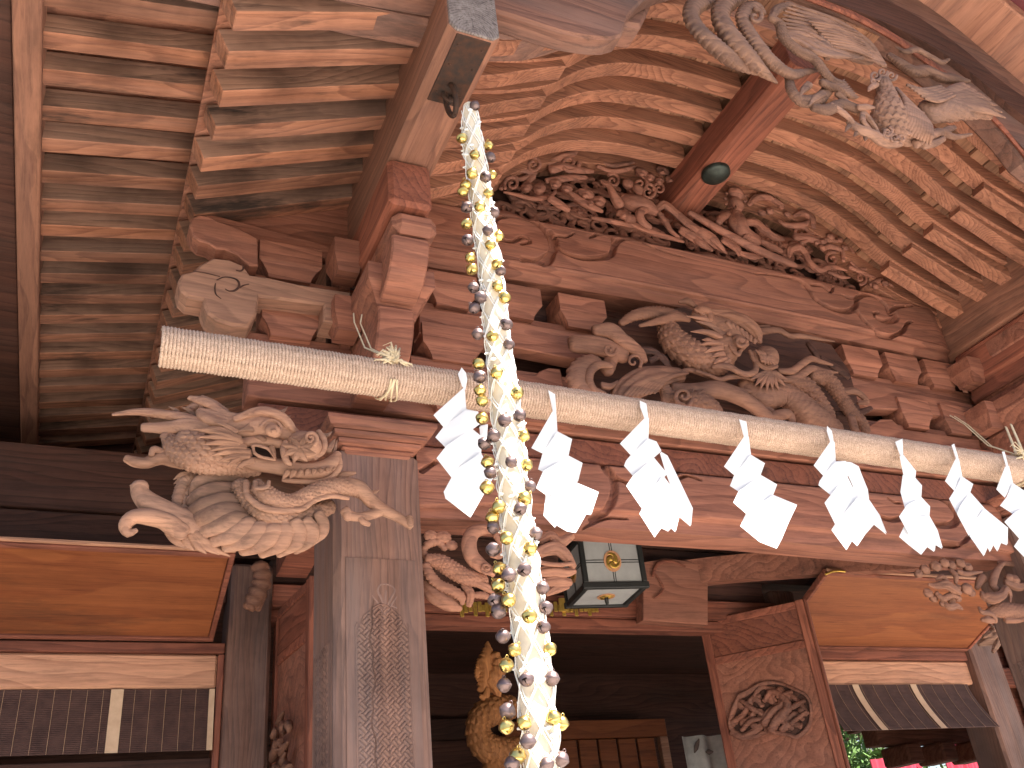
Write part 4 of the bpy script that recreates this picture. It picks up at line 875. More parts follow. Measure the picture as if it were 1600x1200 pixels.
for si, (ox, oy, k, lab, quads) in enumerate(SH):
    base = P(ox+k*float(quads[0].split()[0].split(',')[0]), oy+k*float(quads[0].split()[0].split(',')[1]), YP-.08)
    t = thing('zigzag_paper', lab, 'paper streamer', base, 'white zigzag paper streamers hanging from the pole')
    for qi, q in enumerate(quads):
        xy = [tuple(float(z) for z in p.split(',')) for p in q.split()]; cx = sum(p[0] for p in xy)/len(xy)
        for lay in range(1 if qi == 0 else 2):
            yb = YP-RP-.022-.006*qi*(1 if qi < 5 else -1)-.010*lay; ang = (.22 if qi % 2 else -.22)
            pts = []; 
            for (x, y) in xy:
                jx, jy = (x-lay*6, y+lay*8) if lay else (x, y)
                p0 = P(ox+k*jx, oy+k*jy, yb); dx = (x-cx)*k*depth(p0)/FPX; pts.append(P(ox+k*jx, oy+k*jy, yb+dx*ang*.6))
            pts = np.array(pts)-base; n = len(pts); c = pts.mean(0); back = pts+[0, .0009, 0]; mb = MB(); c[1] -= .004
            v = np.vstack([pts, c[None], back, (c+[0, .0009, 0])[None]]); f = [[i, (i+1) % n, n] for i in range(n)]+[[n+1+(i+1) % n, n+1+i, 2*n+1] for i in range(n)]+[[i, n+1+i, n+1+(i+1) % n, (i+1) % n] for i in range(n)]
            mb.add(v, f); mb.build('paper_fold' if qi else 'paper_stem', M['paper'], t)
# ------------------------------------------------------------------ bell rope
YR = 2.27
line = [(733, 168, 13), (740, 230, 19), (750, 300, 20), (757, 360, 21), (766, 420, 22), (776, 520, 23), (786, 600, 27), (795, 680, 29), (802, 760, 29), (812, 850, 31), (825, 960, 33), (838, 1080, 35), (846, 1200, 36), (850, 1330, 37)]
pts = np.array([[*P(x, y, YR), r*depth(P(x, y, YR))/FPX] for x, y, r in line]); rc = crom(pts, .02)
rope = thing('bell_rope', 'long white netted rope studded with brass and dark bells, hanging from the iron ring', 'bell rope', rc[0, :3]); o0 = rc[0, :3].copy()
mb = MB(); ring_tube(mb, rc[:, :3]-o0, rc[:, 3]*.74, 1, 20); mb.build('canvas_core', M['canvas'], rope)
s = np.concatenate([[0], np.cumsum(np.linalg.norm(np.diff(rc[:, :3], axis=0), axis=1))]); Ltot = s[-1]
def ropept(t, ang, k=1.0):
    c = np.array([np.interp(t, s, rc[:, i]) for i in range(4)]); return c[:3]-o0+c[3]*k*np.array([math.cos(ang), math.sin(ang), 0])
mb = MB()
for h in (1, -1):
    for st_ in range(5):
        n = 260; tt = np.linspace(0.01, Ltot-.005, n); ang = st_*2*np.pi/5+h*tt*11.5
        q = np.array([ropept(a, b, .80+.05*math.sin(a*60+st_)) for a, b in zip(tt, ang)])
        for dlt in (-.0035, .0035): ring_tube(mb, q+[dlt, 0, dlt], np.full(n, .0022), 1, 5, cap=False)
n = 0
for i in range(150):       # knots at the crossings
    t = Ltot*(i+.5)/150; a = random.uniform(0, 6.28); c = ropept(t, a, .86); ring_tube(mb, np.array([c-[.008, 0, .003], c, c+[.008, 0, .003]]), np.array([.003, .006, .003]), 1, 6)
mb.build('cord_net', M['cord'], rope)
def bell_mesh(name, m):
    mb = MB(); nu, nv = 20, 15; v = []; f = []
    for i in range(nu):
        for j in range(nv+1):
            a, b = 2*math.pi*i/nu, math.pi*j/nv; r = 1+(.10 if j in (7, 8) else 0)*1; v.append((r*math.sin(b)*math.cos(a), r*math.sin(b)*math.sin(a), math.cos(b)*(1 if b < 1.57 else 1.04)))
    for i in range(nu):
        for j in range(nv):
            if j >= 10 and j <= 12 and i in (0, 10): continue           # open slot across the lower half
            if j >= 13 and i in (0, 10): continue
            if j == 10 and i in (1, 19, 9, 11): continue                # round holes at the slot ends
            i2 = (i+1) % nu; f.append([i*(nv+1)+j, i*(nv+1)+j+1, i2*(nv+1)+j+1, i2*(nv+1)+j])
    mb.add(v, f, True); V = np.concatenate(mb.v); n0 = len(V)
    mb.add(V*.86*[1, 1, 1], [q for q in f], True)
    t = np.linspace(0, 2*np.pi, 13); ring_tube(mb, np.stack([.2*np.cos(t), 0*t, 1.12+.2*np.sin(t)], 1), np.full(13, .06), nv=6, cap=False)
    me = bpy.data.meshes.new(name); me.from_pydata(np.concatenate(mb.v).tolist(), [], mb.f); me.polygons.foreach_set('use_smooth', mb.sm); me.materials.append(m); me.update(); return me
BG, BB = bell_mesh('bell', M['gold']), bell_mesh('bell', M['bronze'])
def cv(ox, oy, k, L): return [(ox+a*k, oy+b*k) for a, b in L]
gold = cv(680, 100, 1/3, [(125, 348), (250, 382), (185, 425), (173, 513), (265, 520), (143, 567), (130, 598), (250, 605), (210, 668), (148, 750), (295, 808), (258, 848), (165, 908), (172, 962), (290, 940), (293, 1040), (325, 1095)]) \
    + cv(680, 500, 1/3, [(268, 75), (203, 205), (288, 247), (210, 330), (220, 378), (383, 343), (220, 460), (415, 543), (245, 665), (428, 680), (243, 785), (420, 835), (298, 875), (268, 925), (335, 1022), (445, 1070), (300, 1165)]) \
    + cv(520, 780, .35, [(738, 385), (785, 450), (878, 522), (812, 672), (775, 740), (970, 670), (855, 998), (775, 1015), (1020, 1000), (985, 975), (825, 1145)])
dark = cv(680, 100, 1/3, [(185, 195), (258, 437), (236, 530), (148, 672), (275, 695), (247, 780), (152, 825), (305, 968), (180, 1048), (213, 1093), (183, 1143)]) \
    + cv(680, 500, 1/3, [(332, 20), (200, 65), (345, 115), (208, 265), (395, 447), (325, 470), (230, 578), (275, 543), (357, 665), (258, 715), (445, 780), (398, 885), (272, 972), (470, 1000), (272, 1075), (418, 1170), (345, 1195)]) \
    + cv(520, 780, .35, [(935, 395), (723, 450), (740, 500), (950, 485), (940, 570), (760, 612), (865, 805), (978, 800), (765, 830), (780, 945), (872, 1080), (1020, 1160), (800, 1180), (955, 1185)])
hang = MB()
for L, me in ((gold, BG), (dark, BB)):
    for (x, y) in L:
        cxr = np.interp(y, [q[1] for q in line], [q[0] for q in line]); rr = np.interp(y, [q[1] for q in line], [q[2] for q in line]); u = max(-1, min(1, (x-cxr)/rr))
        p0 = P(cxr, y, YR); R0 = rr*depth(p0)/FPX; yy = YR-R0*math.sqrt(max(0, 1-u*u))*.95-.012; c = P(x, y, yy); rb_ = random.uniform(.0175, .0205)
        o = link('bell', me, rope, tuple(c-o0)); o.scale = (rb_,)*3; o.rotation_euler = (random.uniform(-.5, .9), random.uniform(-.6, .6), random.uniform(-.6, .6))
        o['label'] = 'brass bell' if me is BG else 'dark bronze bell'
# ------------------------------------------------------------------ square lantern
LY = 4.4
lz0, lz1 = 3.13, 3.42
lan = thing('hanging_lantern', 'black square hanging lantern with white panes and round swirl crests', 'lantern', (2.74, 4.52, lz0)); A = .175
lan.rotation_euler = (0, 0, R(-10))
lan.scale = (1, 1, 1.2)
def lb(x0, x1, y0, y1, z0, z1, nm, m, c=.003): return box(x0, x1, y0, y1, z0, z1, nm, m, lan, c)
for sx in (-1, 1):
    for sy in (-1, 1): lb(sx*A-.014, sx*A+.014, sy*A-.014, sy*A+.014, .03, .29, 'post', M['lampiron'])
for z0, z1 in ((0, .03), (.235, .262), (.292, .31)):
    for s_ in (-1, 1): lb(-A-.022, A+.022, s_*A-.016, s_*A+.016, z0, z1-.0005, 'frame_bar', M['lampiron']); lb(s_*A-.0155, s_*A+.0155, -A+.017, A-.017, z0+.001, z1-.001, 'frame_bar', M['lampiron'])
for i in range(22):
    x = -A+.02+i*(2*A-.04)/21
    for s_ in (-1, 1): lb(x-.0035, x+.0035, s_*A-.004, s_*A+.004, .262, .2915, 'grille_bar', M['lamppaper'] if s_ < 0 else M['lampiron'], .001); lb(s_*A-.004, s_*A+.004, x-.0035, x+.0035, .262, .2915, 'grille_bar', M['lampiron'], .001)
for s_ in (-1, 1): lb(-A+.015, A-.015, s_*A-.0025, s_*A+.0025, .031, .234, 'pane', M['lamppaper'], .001); lb(s_*A-.0025, s_*A+.0025, -A+.015, A-.015, .031, .234, 'pane', M['lamppaper'], .001)
lb(-A+.017, A-.017, -A+.017, A-.017, .010, .016, 'pane', M['lamppaper'], .001)
def crest(C, U, Vv, N, r=.052):
    mb = MB(); t = np.linspace(0, 2*np.pi, 33)[:-1]; C, U, Vv, N = map(np.array, (C, U, Vv, N))
    rim = [C+N*.004+r*(math.cos(a)*U+math.sin(a)*Vv) for a in t]; bk = [C+r*(math.cos(a)*U+math.sin(a)*Vv) for a in t]
    mb.add(rim+bk, [list(range(32))]+[[i, 32+i, 32+(i+1) % 32, (i+1) % 32] for i in range(32)]); mb.build('crest', M['lampcrest'], lan)
    mb = MB()
    for k in range(3):              # three comma swirls
        a0 = k*2*math.pi/3; q = []
        for i in range(9):
            u = i/8; a = a0+u*2.3; rr = r*(.30+.52*u**.8); q.append((*(C+N*.005+rr*(math.cos(a)*U+math.sin(a)*Vv)), r*(.26*(1-u)**.8+.03)))
        q = np.array(q); ring_tube(mb, q[:, :3], q[:, 3], .25, 10, dep=N)
    mb.build('swirl_crest', M['gilt'], lan)
crest((0, -A-.003, .132), (1, 0, 0), (0, 0, 1), (0, -1, 0)); crest((-A-.003, 0, .132), (0, -1, 0), (0, 0, 1), (-1, 0, 0)); crest((0, 0, .0095), (1, 0, 0), (0, 1, 0), (0, 0, -1))
for s_ in (-1, 1):
    for a, b in (((-A+.015, -.052), (.052, A-.015)),):
        for (x0, x1) in (a, b):
            for dz in (-.006, .006): lb(x0, x1, s_*A-.0045, s_*A+.0045, .130+dz, .134+dz, 'lattice_bar', M['lampiron'], .0005); lb(s_*A-.0045, s_*A+.0045, x0, x1, .130+dz, .134+dz, 'lattice_bar', M['lampiron'], .0005)
    for (z0, z1) in ((.031, .08), (.184, .234)):
        for dx in (-.006, .006): lb(dx-.002, dx+.002, s_*A-.0047, s_*A+.0047, z0, z1, 'lattice_bar', M['lampiron'], .0005); lb(s_*A-.0047, s_*A+.0047, dx-.002, dx+.002, z0, z1, 'lattice_bar', M['lampiron'], .0005)
mb = MB(); loft(mb, 0, 0, [(.311, A+.03, A+.03), (.325, A+.03, A+.03), (.36, .06, .06), (.40, .02, .02)]); mb.build('roof', M['lampiron'], lan)
mb = MB(); ring_tube(mb, np.array([[0, 0, .39], [0, 0, .6], [0, 0, .9]]), np.full(3, .006), nv=6); mb.build('hanging_rod', M['iron'], lan)
mb = MB(); ring_tube(mb, np.array([[0, 0, 0], [0, 0, -.02], [0, 0, -.03]]), np.array([.012, .012, .008]), nv=8); mb.build('finial', M['lampiron'], lan)
# ------------------------------------------------------------------ gilt fringe below the transom
gf = thing('gilt_fringe', 'strip of gold metal pendants hanging under the transom behind the bell rope', 'ornament', P(850, 952, 5.36)); go = np.array(gf.location); mb = MB()
for i in range(34):
    x = 715+i*6.6
    if 790 < x < 838: continue
    c = P(x, 951+2*math.sin(i*2.1), 5.36)-go; h = .022+.012*((i*5) % 3); cbox(mb, c[0]-.013, c[0]+.013, -.012+.01*math.sin(i), .0+.01*math.sin(i), c[2]-h, c[2]+h, .006)
mb.build('pendant_row', M['gilt'], gf)['kind'] = 'stuff'
for x in (878, 1): 
    if x > 10:
        c = P(880, 945, 5.34)-go; box(c[0]-.03, c[0]+.03, -.03, -.01, c[2]-.045, c[2]+.045, 'gilt_plate', M['gilt'], gf, .004)
# ------------------------------------------------------------------ carvings
def finish(name, label, cat, parts, group=None):
    """parts: list of (part name, MB, material)"""
    allv = np.concatenate([v for _, m_, _ in parts for v in m_.v]); c = allv.mean(0); c = np.array([c[0], allv[:, 1].max(), c[2]])
    t = thing(name, label, cat, c, group)
    for nm, m_, mt in parts:
        m_.v = [v-c for v in m_.v]; o = m_.build(nm, mt, t)
        if nm in ('mane', 'feathers', 'cloud_ground', 'cloud_scrolls', 'flowers', 'tail', 'relief'): o['kind'] = 'stuff'
    return t
# --- dragon head at the left end of the porch beam
r = Relief(160, 590, .325, 3.42); body, head, fore = MB(), MB(), MB()
# coiled chest: fluted belly plates and a scaled flank
r.blob(740, 640, 320, 205, .42, 0, .05, 'plain', mb=body)
for i, t in enumerate(['440,560,20,-3 470,500,26,-6 560,470,24,-6 650,480,18,-6', '425,600,24,-3 480,560,30,-7 570,535,30,-8 680,540,20,-8', '425,650,26,-4 490,615,32,-8 590,590,32,-9 690,600,22,-9',
    '440,700,28,-4 510,660,34,-8 610,640,34,-10 700,650,22,-9', '480,740,28,-4 560,710,34,-8 640,680,34,-10 715,690,22,-9', '540,780,28,-4 620,755,34,-8 700,710,34,-10 745,715,24,-9',
    '600,805,28,-4 690,780,34,-8 765,725,34,-10 780,700,24,-9', '680,825,26,-4 765,795,34,-8 825,735,34,-10 825,700,24,-9', '770,838,24,-4 850,795,34,-8 880,740,32,-9 875,700,24,-9', '850,838,22,-4 925,790,32,-7 945,740,30,-8 930,700,24,-9', '930,825,20,-3 990,780,28,-6 1005,730,28,-7 985,690,22,-8', '1000,790,18,-2 1050,745,24,-4 1060,700,24,-5 1040,660,20,-6']):
    r.st(' '.join(','.join([q.split(',')[0], q.split(',')[1], str(float(q.split(',')[2])*1.3), q.split(',')[3]]) for q in t.split()), 'plain', .5, nv=24, dy=.02-.007*i, mb=body)
r.st('660,520,40,-9 720,590,50,-11 790,650,50,-12 880,670,48,-11 980,660,44,-9 1090,620,36,-5', 'scale', .8, .22, mb=body)
r.st('700,640,30,-9 790,700,34,-10 900,715,32,-9 1000,700,30,-7', 'scale', .7, .2, mb=body)
for i in range(9): r.tuft(430-6*i if i < 5 else 395+2*i, 470+22*i, 350-2*abs(4-i), 490+20*i, 17, .15, .0); 
body_i = body.n
r.st('470,470,26 400,500,30 370,560,30 360,610,26 350,650,20', 'band', .7, .2, 16, mb=body)
# upper neck with scales
r.st('330,290,34,-2 350,340,52,-4 430,385,60,-6 520,415,52,-6 620,425,46,-5 740,440,34,-4', 'scale', .8, .22, mb=head)
r.st('400,300,60,-5 480,340,70,-7 580,370,66,-8 680,390,50,-7', 'scale', .7, .2, mb=head)
r.st('300,280,22,-3 330,350,24,-3 400,420,24,-3 500,450,22,-3 600,465,20,-3 700,465,16,-3', 'band', .8, .22, 30, mb=head)
# skull, brow, eye
r.st('560,230,52,-6 660,235,64,-8 760,235,70,-10 850,250,62,-10 930,300,46,-9', 'plain', .85, mb=head)
r.st('480,170,24,-8 560,190,28,-9 640,215,24,-10', 'hair', mb=head)
r.st('640,200,16,-12 720,170,22,-14 790,165,24,-15 860,190,24,-15 905,235,20,-14 925,265,12,-12', 'hair', .8, .12, 4, mb=head)
r.blob(820, 255, 38, 33, .7, 0, -.165, mb=head); r.blob(824, 257, 15, 14, .7, 0, -.19, mb=head); r.spiral(820, 256, 62, 1.0, 9, 200, 1, -.15, mb=head); r.spiral(818, 256, 80, .9, 8, 190, 1, -.135, mb=head)
for q in ((700, 230, 760, 180), (680, 250, 740, 215), (650, 262, 720, 250), (730, 285, 780, 300)): r.tuft(q[2], q[3], q[0], q[1], 14, .1, -.13)
# muzzle
r.blob(965, 330, 92, 76, .9, -10, -.10, mb=head)
for a in range(8):
    q = a*math.pi/4+.3; r.tuft(945+14*math.cos(q), 345+12*math.sin(q), 945+84*math.cos(q), 345+66*math.sin(q), 19, .05, -.205)
r.spiral(1000, 292, 34, 1.5, 11, 60, -1, -.175, mb=head); r.st('880,310,14,-13 870,350,16,-14 885,400,16,-14 905,415,10,-13', mb=head)
r.st('1040,260,14,-10 1065,300,16,-10 1060,350,16,-10 1020,385,14,-10', mb=head)
r.st('660,320,26,-9 720,305,24,-11 790,305,26,-12 850,318,22,-12', 'plain', mb=head)
r.st('670,330,22,-10 680,370,26,-10 700,405,30,-9 770,420,34,-8 860,430,40,-8 960,450,42,-8 1050,445,44,-8 1105,410,36,-8 1130,370,20,-8', 'plain', .85, mb=head)
r.st('720,330,9,-12 740,325,8,-13 770,332,8,-14 800,345,8,-14 830,385,6,-14', mb=head); r.st('725,335,8,-12 730,360,8,-12 760,380,8,-12 830,395,7,-12', mb=head)
for i in range(8): x = 880+32*i; r.tuft(x+10, 455-2*i, x-14+4*i, 492-6*i-(i-3)*(i-3)*.4, 14, 0, -.125)
r.st('870,492,12,-9 960,500,13,-9 1040,500,13,-9 1100,480,14,-9 1140,430,14,-9 1140,380,10,-9', 'plain', mb=head)
r.tuft(815, 335, 832, 388, 12, 0, -.15); r.tuft(1085, 350, 1120, 295, 16, 0, -.08); r.tuft(1110, 365, 1128, 300, 10, 0, -.07)
# mane, horns, ears, whisker curls
for q in ('470,215,26,-7 380,190,24,-5 250,170,22,-2 150,165,16 50,178,7', '500,240,34,-8 400,230,36,-6 300,240,30,-3 200,240,22'): r.st(q, 'hair', .7, .14, 3, mb=head)
r.st('700,185,14,-10 620,185,18,-10 560,160,22,-9 500,120,24,-8 420,98,12,-6', 'hair', .8, .12, 3, mb=head)
r.st('640,205,16,-9 560,215,26,-10 500,195,30,-9 470,165,20,-7 490,150,10,-6', 'hair', .8, .12, 3, mb=head); r.st('480,90,8,-3 540,120,12,-4 600,160,10,-5', mb=head)
for (x0, y0, x1, y1, w) in ((650, 300, 440, 245, 24), (660, 310, 470, 285, 22), (650, 325, 490, 320, 20), (680, 340, 520, 350, 20), (700, 360, 520, 375, 20), (640, 290, 520, 235, 20), (700, 380, 560, 400, 18), (680, 380, 600, 420, 16), (720, 400, 640, 440, 16), (640, 262, 540, 215, 16)): r.tuft(x0, y0, x1, y1, w, .06, -.145)
for (x0, y0, x1, y1, w) in ((380, 195, 318, 138, 14), (440, 180, 380, 142, 14), (320, 190, 260, 160, 10)): r.tuft(x0, y0, x1, y1, w, .1, -.02)
r.tuft(830, 175, 890, 140, 14, .1, -.04); r.tuft(860, 195, 905, 185, 10, 0, -.04); r.tuft(1050, 275, 1105, 258, 12, .2, -.04)
r.st('420,150,20,1 460,130,16,1 480,150,10,1', mb=head)
# raised left paw, lower paws, right arm
r.st('380,400,40,-2 300,385,36,-2 250,395,30,-2 210,410,28,-2 160,405,26,-2 118,390,20,-2', 'hair', .85, .1, 3, mb=fore); r.st('300,360,16,-3 250,345,18,-4 235,370,14,-4', mb=fore)
r.st('440,740,76,-1 370,700,74,-3 290,650,62,-4 220,600,50,-5 185,560,42,-5 178,525,40,-5', 'hair', .8, .07, 4, mb=fore)
r.st('380,740,44,-6 300,690,44,-7 220,670,40,-8 150,670,36,-8 110,710,32,-8 125,748,22,-8 160,735,12,-8', 'plain', .85, mb=fore)
r.blob(178, 520, 44, 12, .9, 0, -.05, mb=fore)
for (x0, y0, x1, y1) in ((330, 740, 395, 820), (380, 750, 440, 830), (430, 760, 498, 845), (470, 770, 560, 850), (440, 740, 612, 858), (350, 700, 400, 790)): r.tuft(x0, y0, x1, y1, 30, .05, -.04)
body_mb, r.mb = r.mb, MB()
r.st('745,505,22,-13 765,545,44,-14 830,590,46,-14 920,600,40,-13 1000,560,40,-12 1100,530,44,-10 1200,530,40,-8 1270,560,32,-6', 'scale', .8, .16, mb=fore)
r.st('690,500,14,-13 700,570,15,-15 770,625,16,-16 870,640,15,-15 960,630,14,-14 1020,590,14,-13 1100,570,12,-12 1180,580,10,-10', 'plain', .8, mb=fore)
r.st('735,500,10,-17 740,530,10,-18 790,525,10,-18 800,500,9,-18', mb=fore)
r.st('1160,510,36,-8 1230,530,38,-8 1290,590,34,-7 1340,630,30,-7 1400,660,26,-7 1450,690,22,-7 1480,715,18,-7', 'plain', .85, mb=fore); r.blob(1478, 690, 18, 34, .8, 0, -.08, mb=fore)
r.st('1350,635,26,-7 1290,660,24,-7 1230,670,22,-8 1180,660,24,-8 1165,645,22,-8', 'plain', .85, mb=fore); r.blob(1176, 655, 24, 38, .8, 0, -.085, mb=fore)
r.st('1230,660,16,-8 1250,690,16,-9 1280,705,12,-9', mb=fore); r.tuft(1290, 560, 1330, 540, 12, 0, -.06)
r.st('1130,480,18,-5 1170,465,16,-5 1215,458,7,-5', 'hair', mb=fore)
finish('dragon_carving', 'bleached wooden dragon with long horns and a round scaled belly, left of the thick pillar', 'carving', [('head', head, M['carvepale']), ('body', body, M['carvepale']), ('mane', body_mb, M['carvepale']), ('claws', r.mb, M['carvepale']), ('limb', fore, M['carvepale'])])
# --- paired dragons between the brackets
r = Relief(860, 440, .325, 3.47); A_, B_, bg_ = MB(), MB(), MB()
r.slab('350,180 640,120 1000,220 1350,300 1440,430 1500,640 1450,760 340,600 200,560 120,420', .04, .12, mb=bg_)
r.st('560,215,50 600,290,70,-2 680,350,76,-3 780,390,66,-3 850,380,40,-2', 'scale', .8, .2, mb=A_)
r.st('340,200,16 400,165,26,-1 480,150,32,-1 560,150,28,-1 640,170,22,-2', 'serr', .7, .14, mb=A_)
r.st('700,160,34,-6 780,200,50,-8 860,240,56,-9 920,300,40,-9', 'plain', mb=A_); r.st('830,300,60,-7 850,340,54,-7 830,390,30,-6', 'hair', .8, .1, 4, mb=A_)
r.st('760,150,18,-10 850,165,30,-11 930,195,34,-11 985,240,30,-10 1005,290,14,-9', 'hair', .8, .14, 5, mb=A_)
for i in range(7): r.tuft(850+22*i, 200+8*i+i*i, 890+16*i, 235+10*i+i, 13, .1, -.13)
r.st('660,180,18,-6 600,170,24,-5 540,185,22,-4 430,212,8,-3', 'hair', .7, .1, 3, mb=A_)
for (x0, y0, x1, y1, w) in ((850, 240, 655, 165, 20), (830, 255, 700, 190, 18), (820, 270, 675, 240, 18), (820, 300, 720, 305, 16), (820, 320, 735, 345, 16), (830, 350, 770, 365, 15), (840, 370, 785, 395, 14), (860, 380, 825, 400, 12), (800, 230, 690, 130, 16), (780, 290, 730, 280, 14)): r.tuft(x0, y0, x1, y1, w, .08, -.10)
for q in ('620,98,8,-4 660,95,20,-5 695,120,14,-6', '700,140,14,-9 720,135,22,-10 760,145,22,-11 770,180,16,-11', '780,165,14,-9 820,160,14,-9 850,170,10,-9'): r.st(q, 'plain', mb=A_)
r.blob(905, 290, 44, 36, .9, -20, -.12, mb=A_); r.spiral(915, 285, 30, 1.3, 9, 0, 1, -.15, mb=A_); r.st('860,290,10,-12 870,320,10,-12 900,350,12,-12 915,330,10,-12', mb=A_)
r.blob(860, 250, 16, 12, .8, 0, -.14, mb=A_)
for q in ('780,412,10,-8 810,405,16,-9 860,410,18,-10 900,432,16,-10 940,445,16,-10 980,435,16,-10 990,400,15,-10 975,365,15,-10 960,335,10,-10', '1000,245,18,-5 1050,235,18,-5 1100,235,16,-5 1150,262,15,-5 1200,262,14,-5 1260,270,11,-5 1365,288,4,-4',
    '975,470,12,-7 920,455,14,-7 860,460,14,-7 815,472,12,-6 760,450,11,-6 700,430,8,-5', '1100,430,14,-6 1160,430,18,-7 1205,400,18,-7 1250,372,17,-7 1300,385,13,-7 1355,400,6,-6', '1120,475,16,-5 1190,460,20,-6 1250,420,20,-6 1310,430,15,-6 1380,437,5,-5',
    '1000,220,10,-2 1050,215,9,-2', '620,440,10,-3 660,425,12,-3 720,440,14,-4 790,470,10,-4'): r.st(q, 'plain', mb=B_)
r.blob(1040, 365, 62, 58, .9, 0, -.09, 'plain', mb=B_)
for i in range(7): r.tuft(1020+6*i, 380-4*i, 985+16*i, 325+2*i if i < 3 else 400, 11, .1, -.14)
r.st('985,340,12,-11 1000,390,14,-11 1040,415,14,-11 1085,405,12,-11', 'hair', mb=B_)
for (x1, y1) in ((965, 470), (985, 500), (1010, 515), (1040, 525), (1070, 522), (1100, 522), (1130, 500), (1140, 470)): r.tuft(1060+(x1-1060)*.25, 440, x1, y1, 15, .05, -.10)
r.st('330,580,44 350,540,56,-1 420,490,64,-2 520,465,60,-2 620,450,36,-1', 'hair', .7, .16, 9, mb=B_)
for i in range(8): r.st('%d,%d,9,-5 %d,%d,11,-6 %d,%d,9,-5' % (345+22*i, 560-4*i, 420+22*i, 490-4*i, 560+14*i, 460-3*i), mb=B_)
r.st('570,560,40,-2 640,580,60,-4 720,590,62,-5 790,620,40,-4 800,650,20,-3', 'scale', .8, .2, mb=B_)
r.st('600,520,36,-3 700,530,44,-5 800,520,46,-6 900,550,44,-6 980,600,38,-5 1060,660,32,-4 1130,700,28,-3', 'plain', .8, mb=B_)
r.spiral(640, 550, 44, 1.3, 12, 90, 1, -.10, mb=B_); r.st('600,600,12,-8 660,600,12,-9 690,560,12,-9 760,515,12,-8 850,505,11,-8 960,530,8,-6', mb=B_)
for q in ('540,500,30,-3 560,540,34,-3 555,580,24,-2',): r.st(q, 'band', .7, .25, 14, mb=B_)
r.st('930,500,44,-2 1020,560,64,-3 1110,540,60,-3 1190,590,70,-3 1270,660,74,-3 1350,720,70,-2', 'band', .8, .12, 26, mb=B_); r.st('1150,480,50,-2 1230,520,56,-2 1290,590,50,-2 1330,650,44,-2', 'scale', .8, .2, mb=B_)
r.st('1270,450,36,-4 1340,480,42,-5 1400,560,36,-5 1440,620,34,-5 1490,670,30,-5 1520,720,22,-5', 'scale', .8, .18, mb=B_); r.st('1440,640,24,-5 1460,700,22,-6 1480,745,12,-6', mb=B_); r.st('1400,530,16,-2 1470,530,18,-2 1520,575,14,-2 1480,585,10,-2', 'hair', mb=B_)
r.st('1060,650,22,-5 1110,640,28,-6 1150,640,24,-6 1165,690,18,-6', mb=B_); r.st('1030,600,14,-4 1060,620,16,-5 1090,640,12,-5', mb=B_)
for q in ('1240,300,14 1270,340,18,-1 1290,375,10,-1', '1300,370,14,-1 1380,420,20,-1 1430,460,12', '1380,640,20 1460,640,20,-1 1540,610,12', '430,330,20 500,340,20 560,400,14', '480,380,14 540,360,12 580,420,8'): r.st(q, 'hair', mb=bg_)
finish('dragon_carving', 'two entwined whiskered dragons carved in the middle between the brackets above the pole', 'carving', [('dragon', A_, M['carve']), ('dragon', B_, M['carve']), ('backing', bg_, M['dark']), ('mane', r.mb, M['carve'])])  # backing coloured dark as the recess shadow around the dragons
# --- wave scroll left of the dragons (end of a bracket arm)
r = Relief(860, 440, .325, 3.48)
r.st('350,330,30 300,370,30,-1 270,420,36,-2 250,400,20,-2 200,390,44,-3 140,430,52,-3 130,490,54,-3 180,545,50,-3 240,555,40,-2 275,590,20,-1', 'serr', .7, .10, mb=r.mb)
r.st('290,405,16,-5 240,400,20,-6 200,420,22,-6 185,470,22,-6 210,520,20,-6 260,540,14,-5', 'plain'); r.tuft(250, 500, 325, 475, 18, .2, -.04)
r.st('220,235,30,-1 290,240,44,-2 350,290,44,-2 420,340,36,-1 450,380,20', 'hair', .7, .07, 3); r.st('120,300,50 230,310,56,-1 340,350,50,-1', 'plain', .5); r.spiral(285, 325, 34, 1.2, 9, 0, 1, -.07); r.spiral(400, 385, 40, 1.1, 9, 40, -1, -.05)
finish('wave_carving', 'curling wave carving at the bracket arm end, left of the paired dragons', 'carving', [('scroll', r.mb, M['carve'])])
# --- phoenix on the barge board
r = Relief(1040, 0, .35, 2.215); wing, tail, bod = MB(), MB(), MB()
r.blob(1060, 560, 132, 96, .8, 0, 0, 'scale', .16, 9, 90, 60, mb=bod)
r.st('1010,600,70,-2 1000,530,78,-4 990,470,62,-5 985,420,44,-6 970,375,34,-7', 'scale', .85, .16, mb=bod); r.blob(965, 365, 40, 34, .9, 20, -.06, mb=bod)
r.st('940,375,16,-8 915,392,12,-9 905,405,5,-9', mb=bod)
for (x, y, rr) in ((935, 338, 26), (1008, 338, 24), (968, 322, 22), (930, 362, 18)): r.spiral(x, y, rr, 1.3, 7, 0, 1, -.09, mb=bod)
r.blob(950, 362, 8, 7, .8, 0, -.10, mb=bod)
for (x, y, rr) in ((1020, 560, 30), (1075, 580, 26), (1110, 560, 24), (1050, 520, 22), (990, 590, 22)): r.spiral(x, y, rr, 1.5, 8, random.uniform(0, 360), 1, -.065, mb=bod)
for i in range(11):     # ruff of wavy neck feathers
    q = i*.09; r.st('%d,%d,10,-7 %d,%d,13,-9 %d,%d,13,-9 %d,%d,8,-6' % (1030+8*i, 395+8*i, 1065+11*i, 440+11*i, 1075+11*i, 510+9*i, 1040+14*i, 580+6*i), 'plain', mb=bod)
r.st('1180,500,60,-3 1260,480,70,-4 1350,480,60,-3 1430,500,40,-2', 'scale', .5, .14, mb=wing)
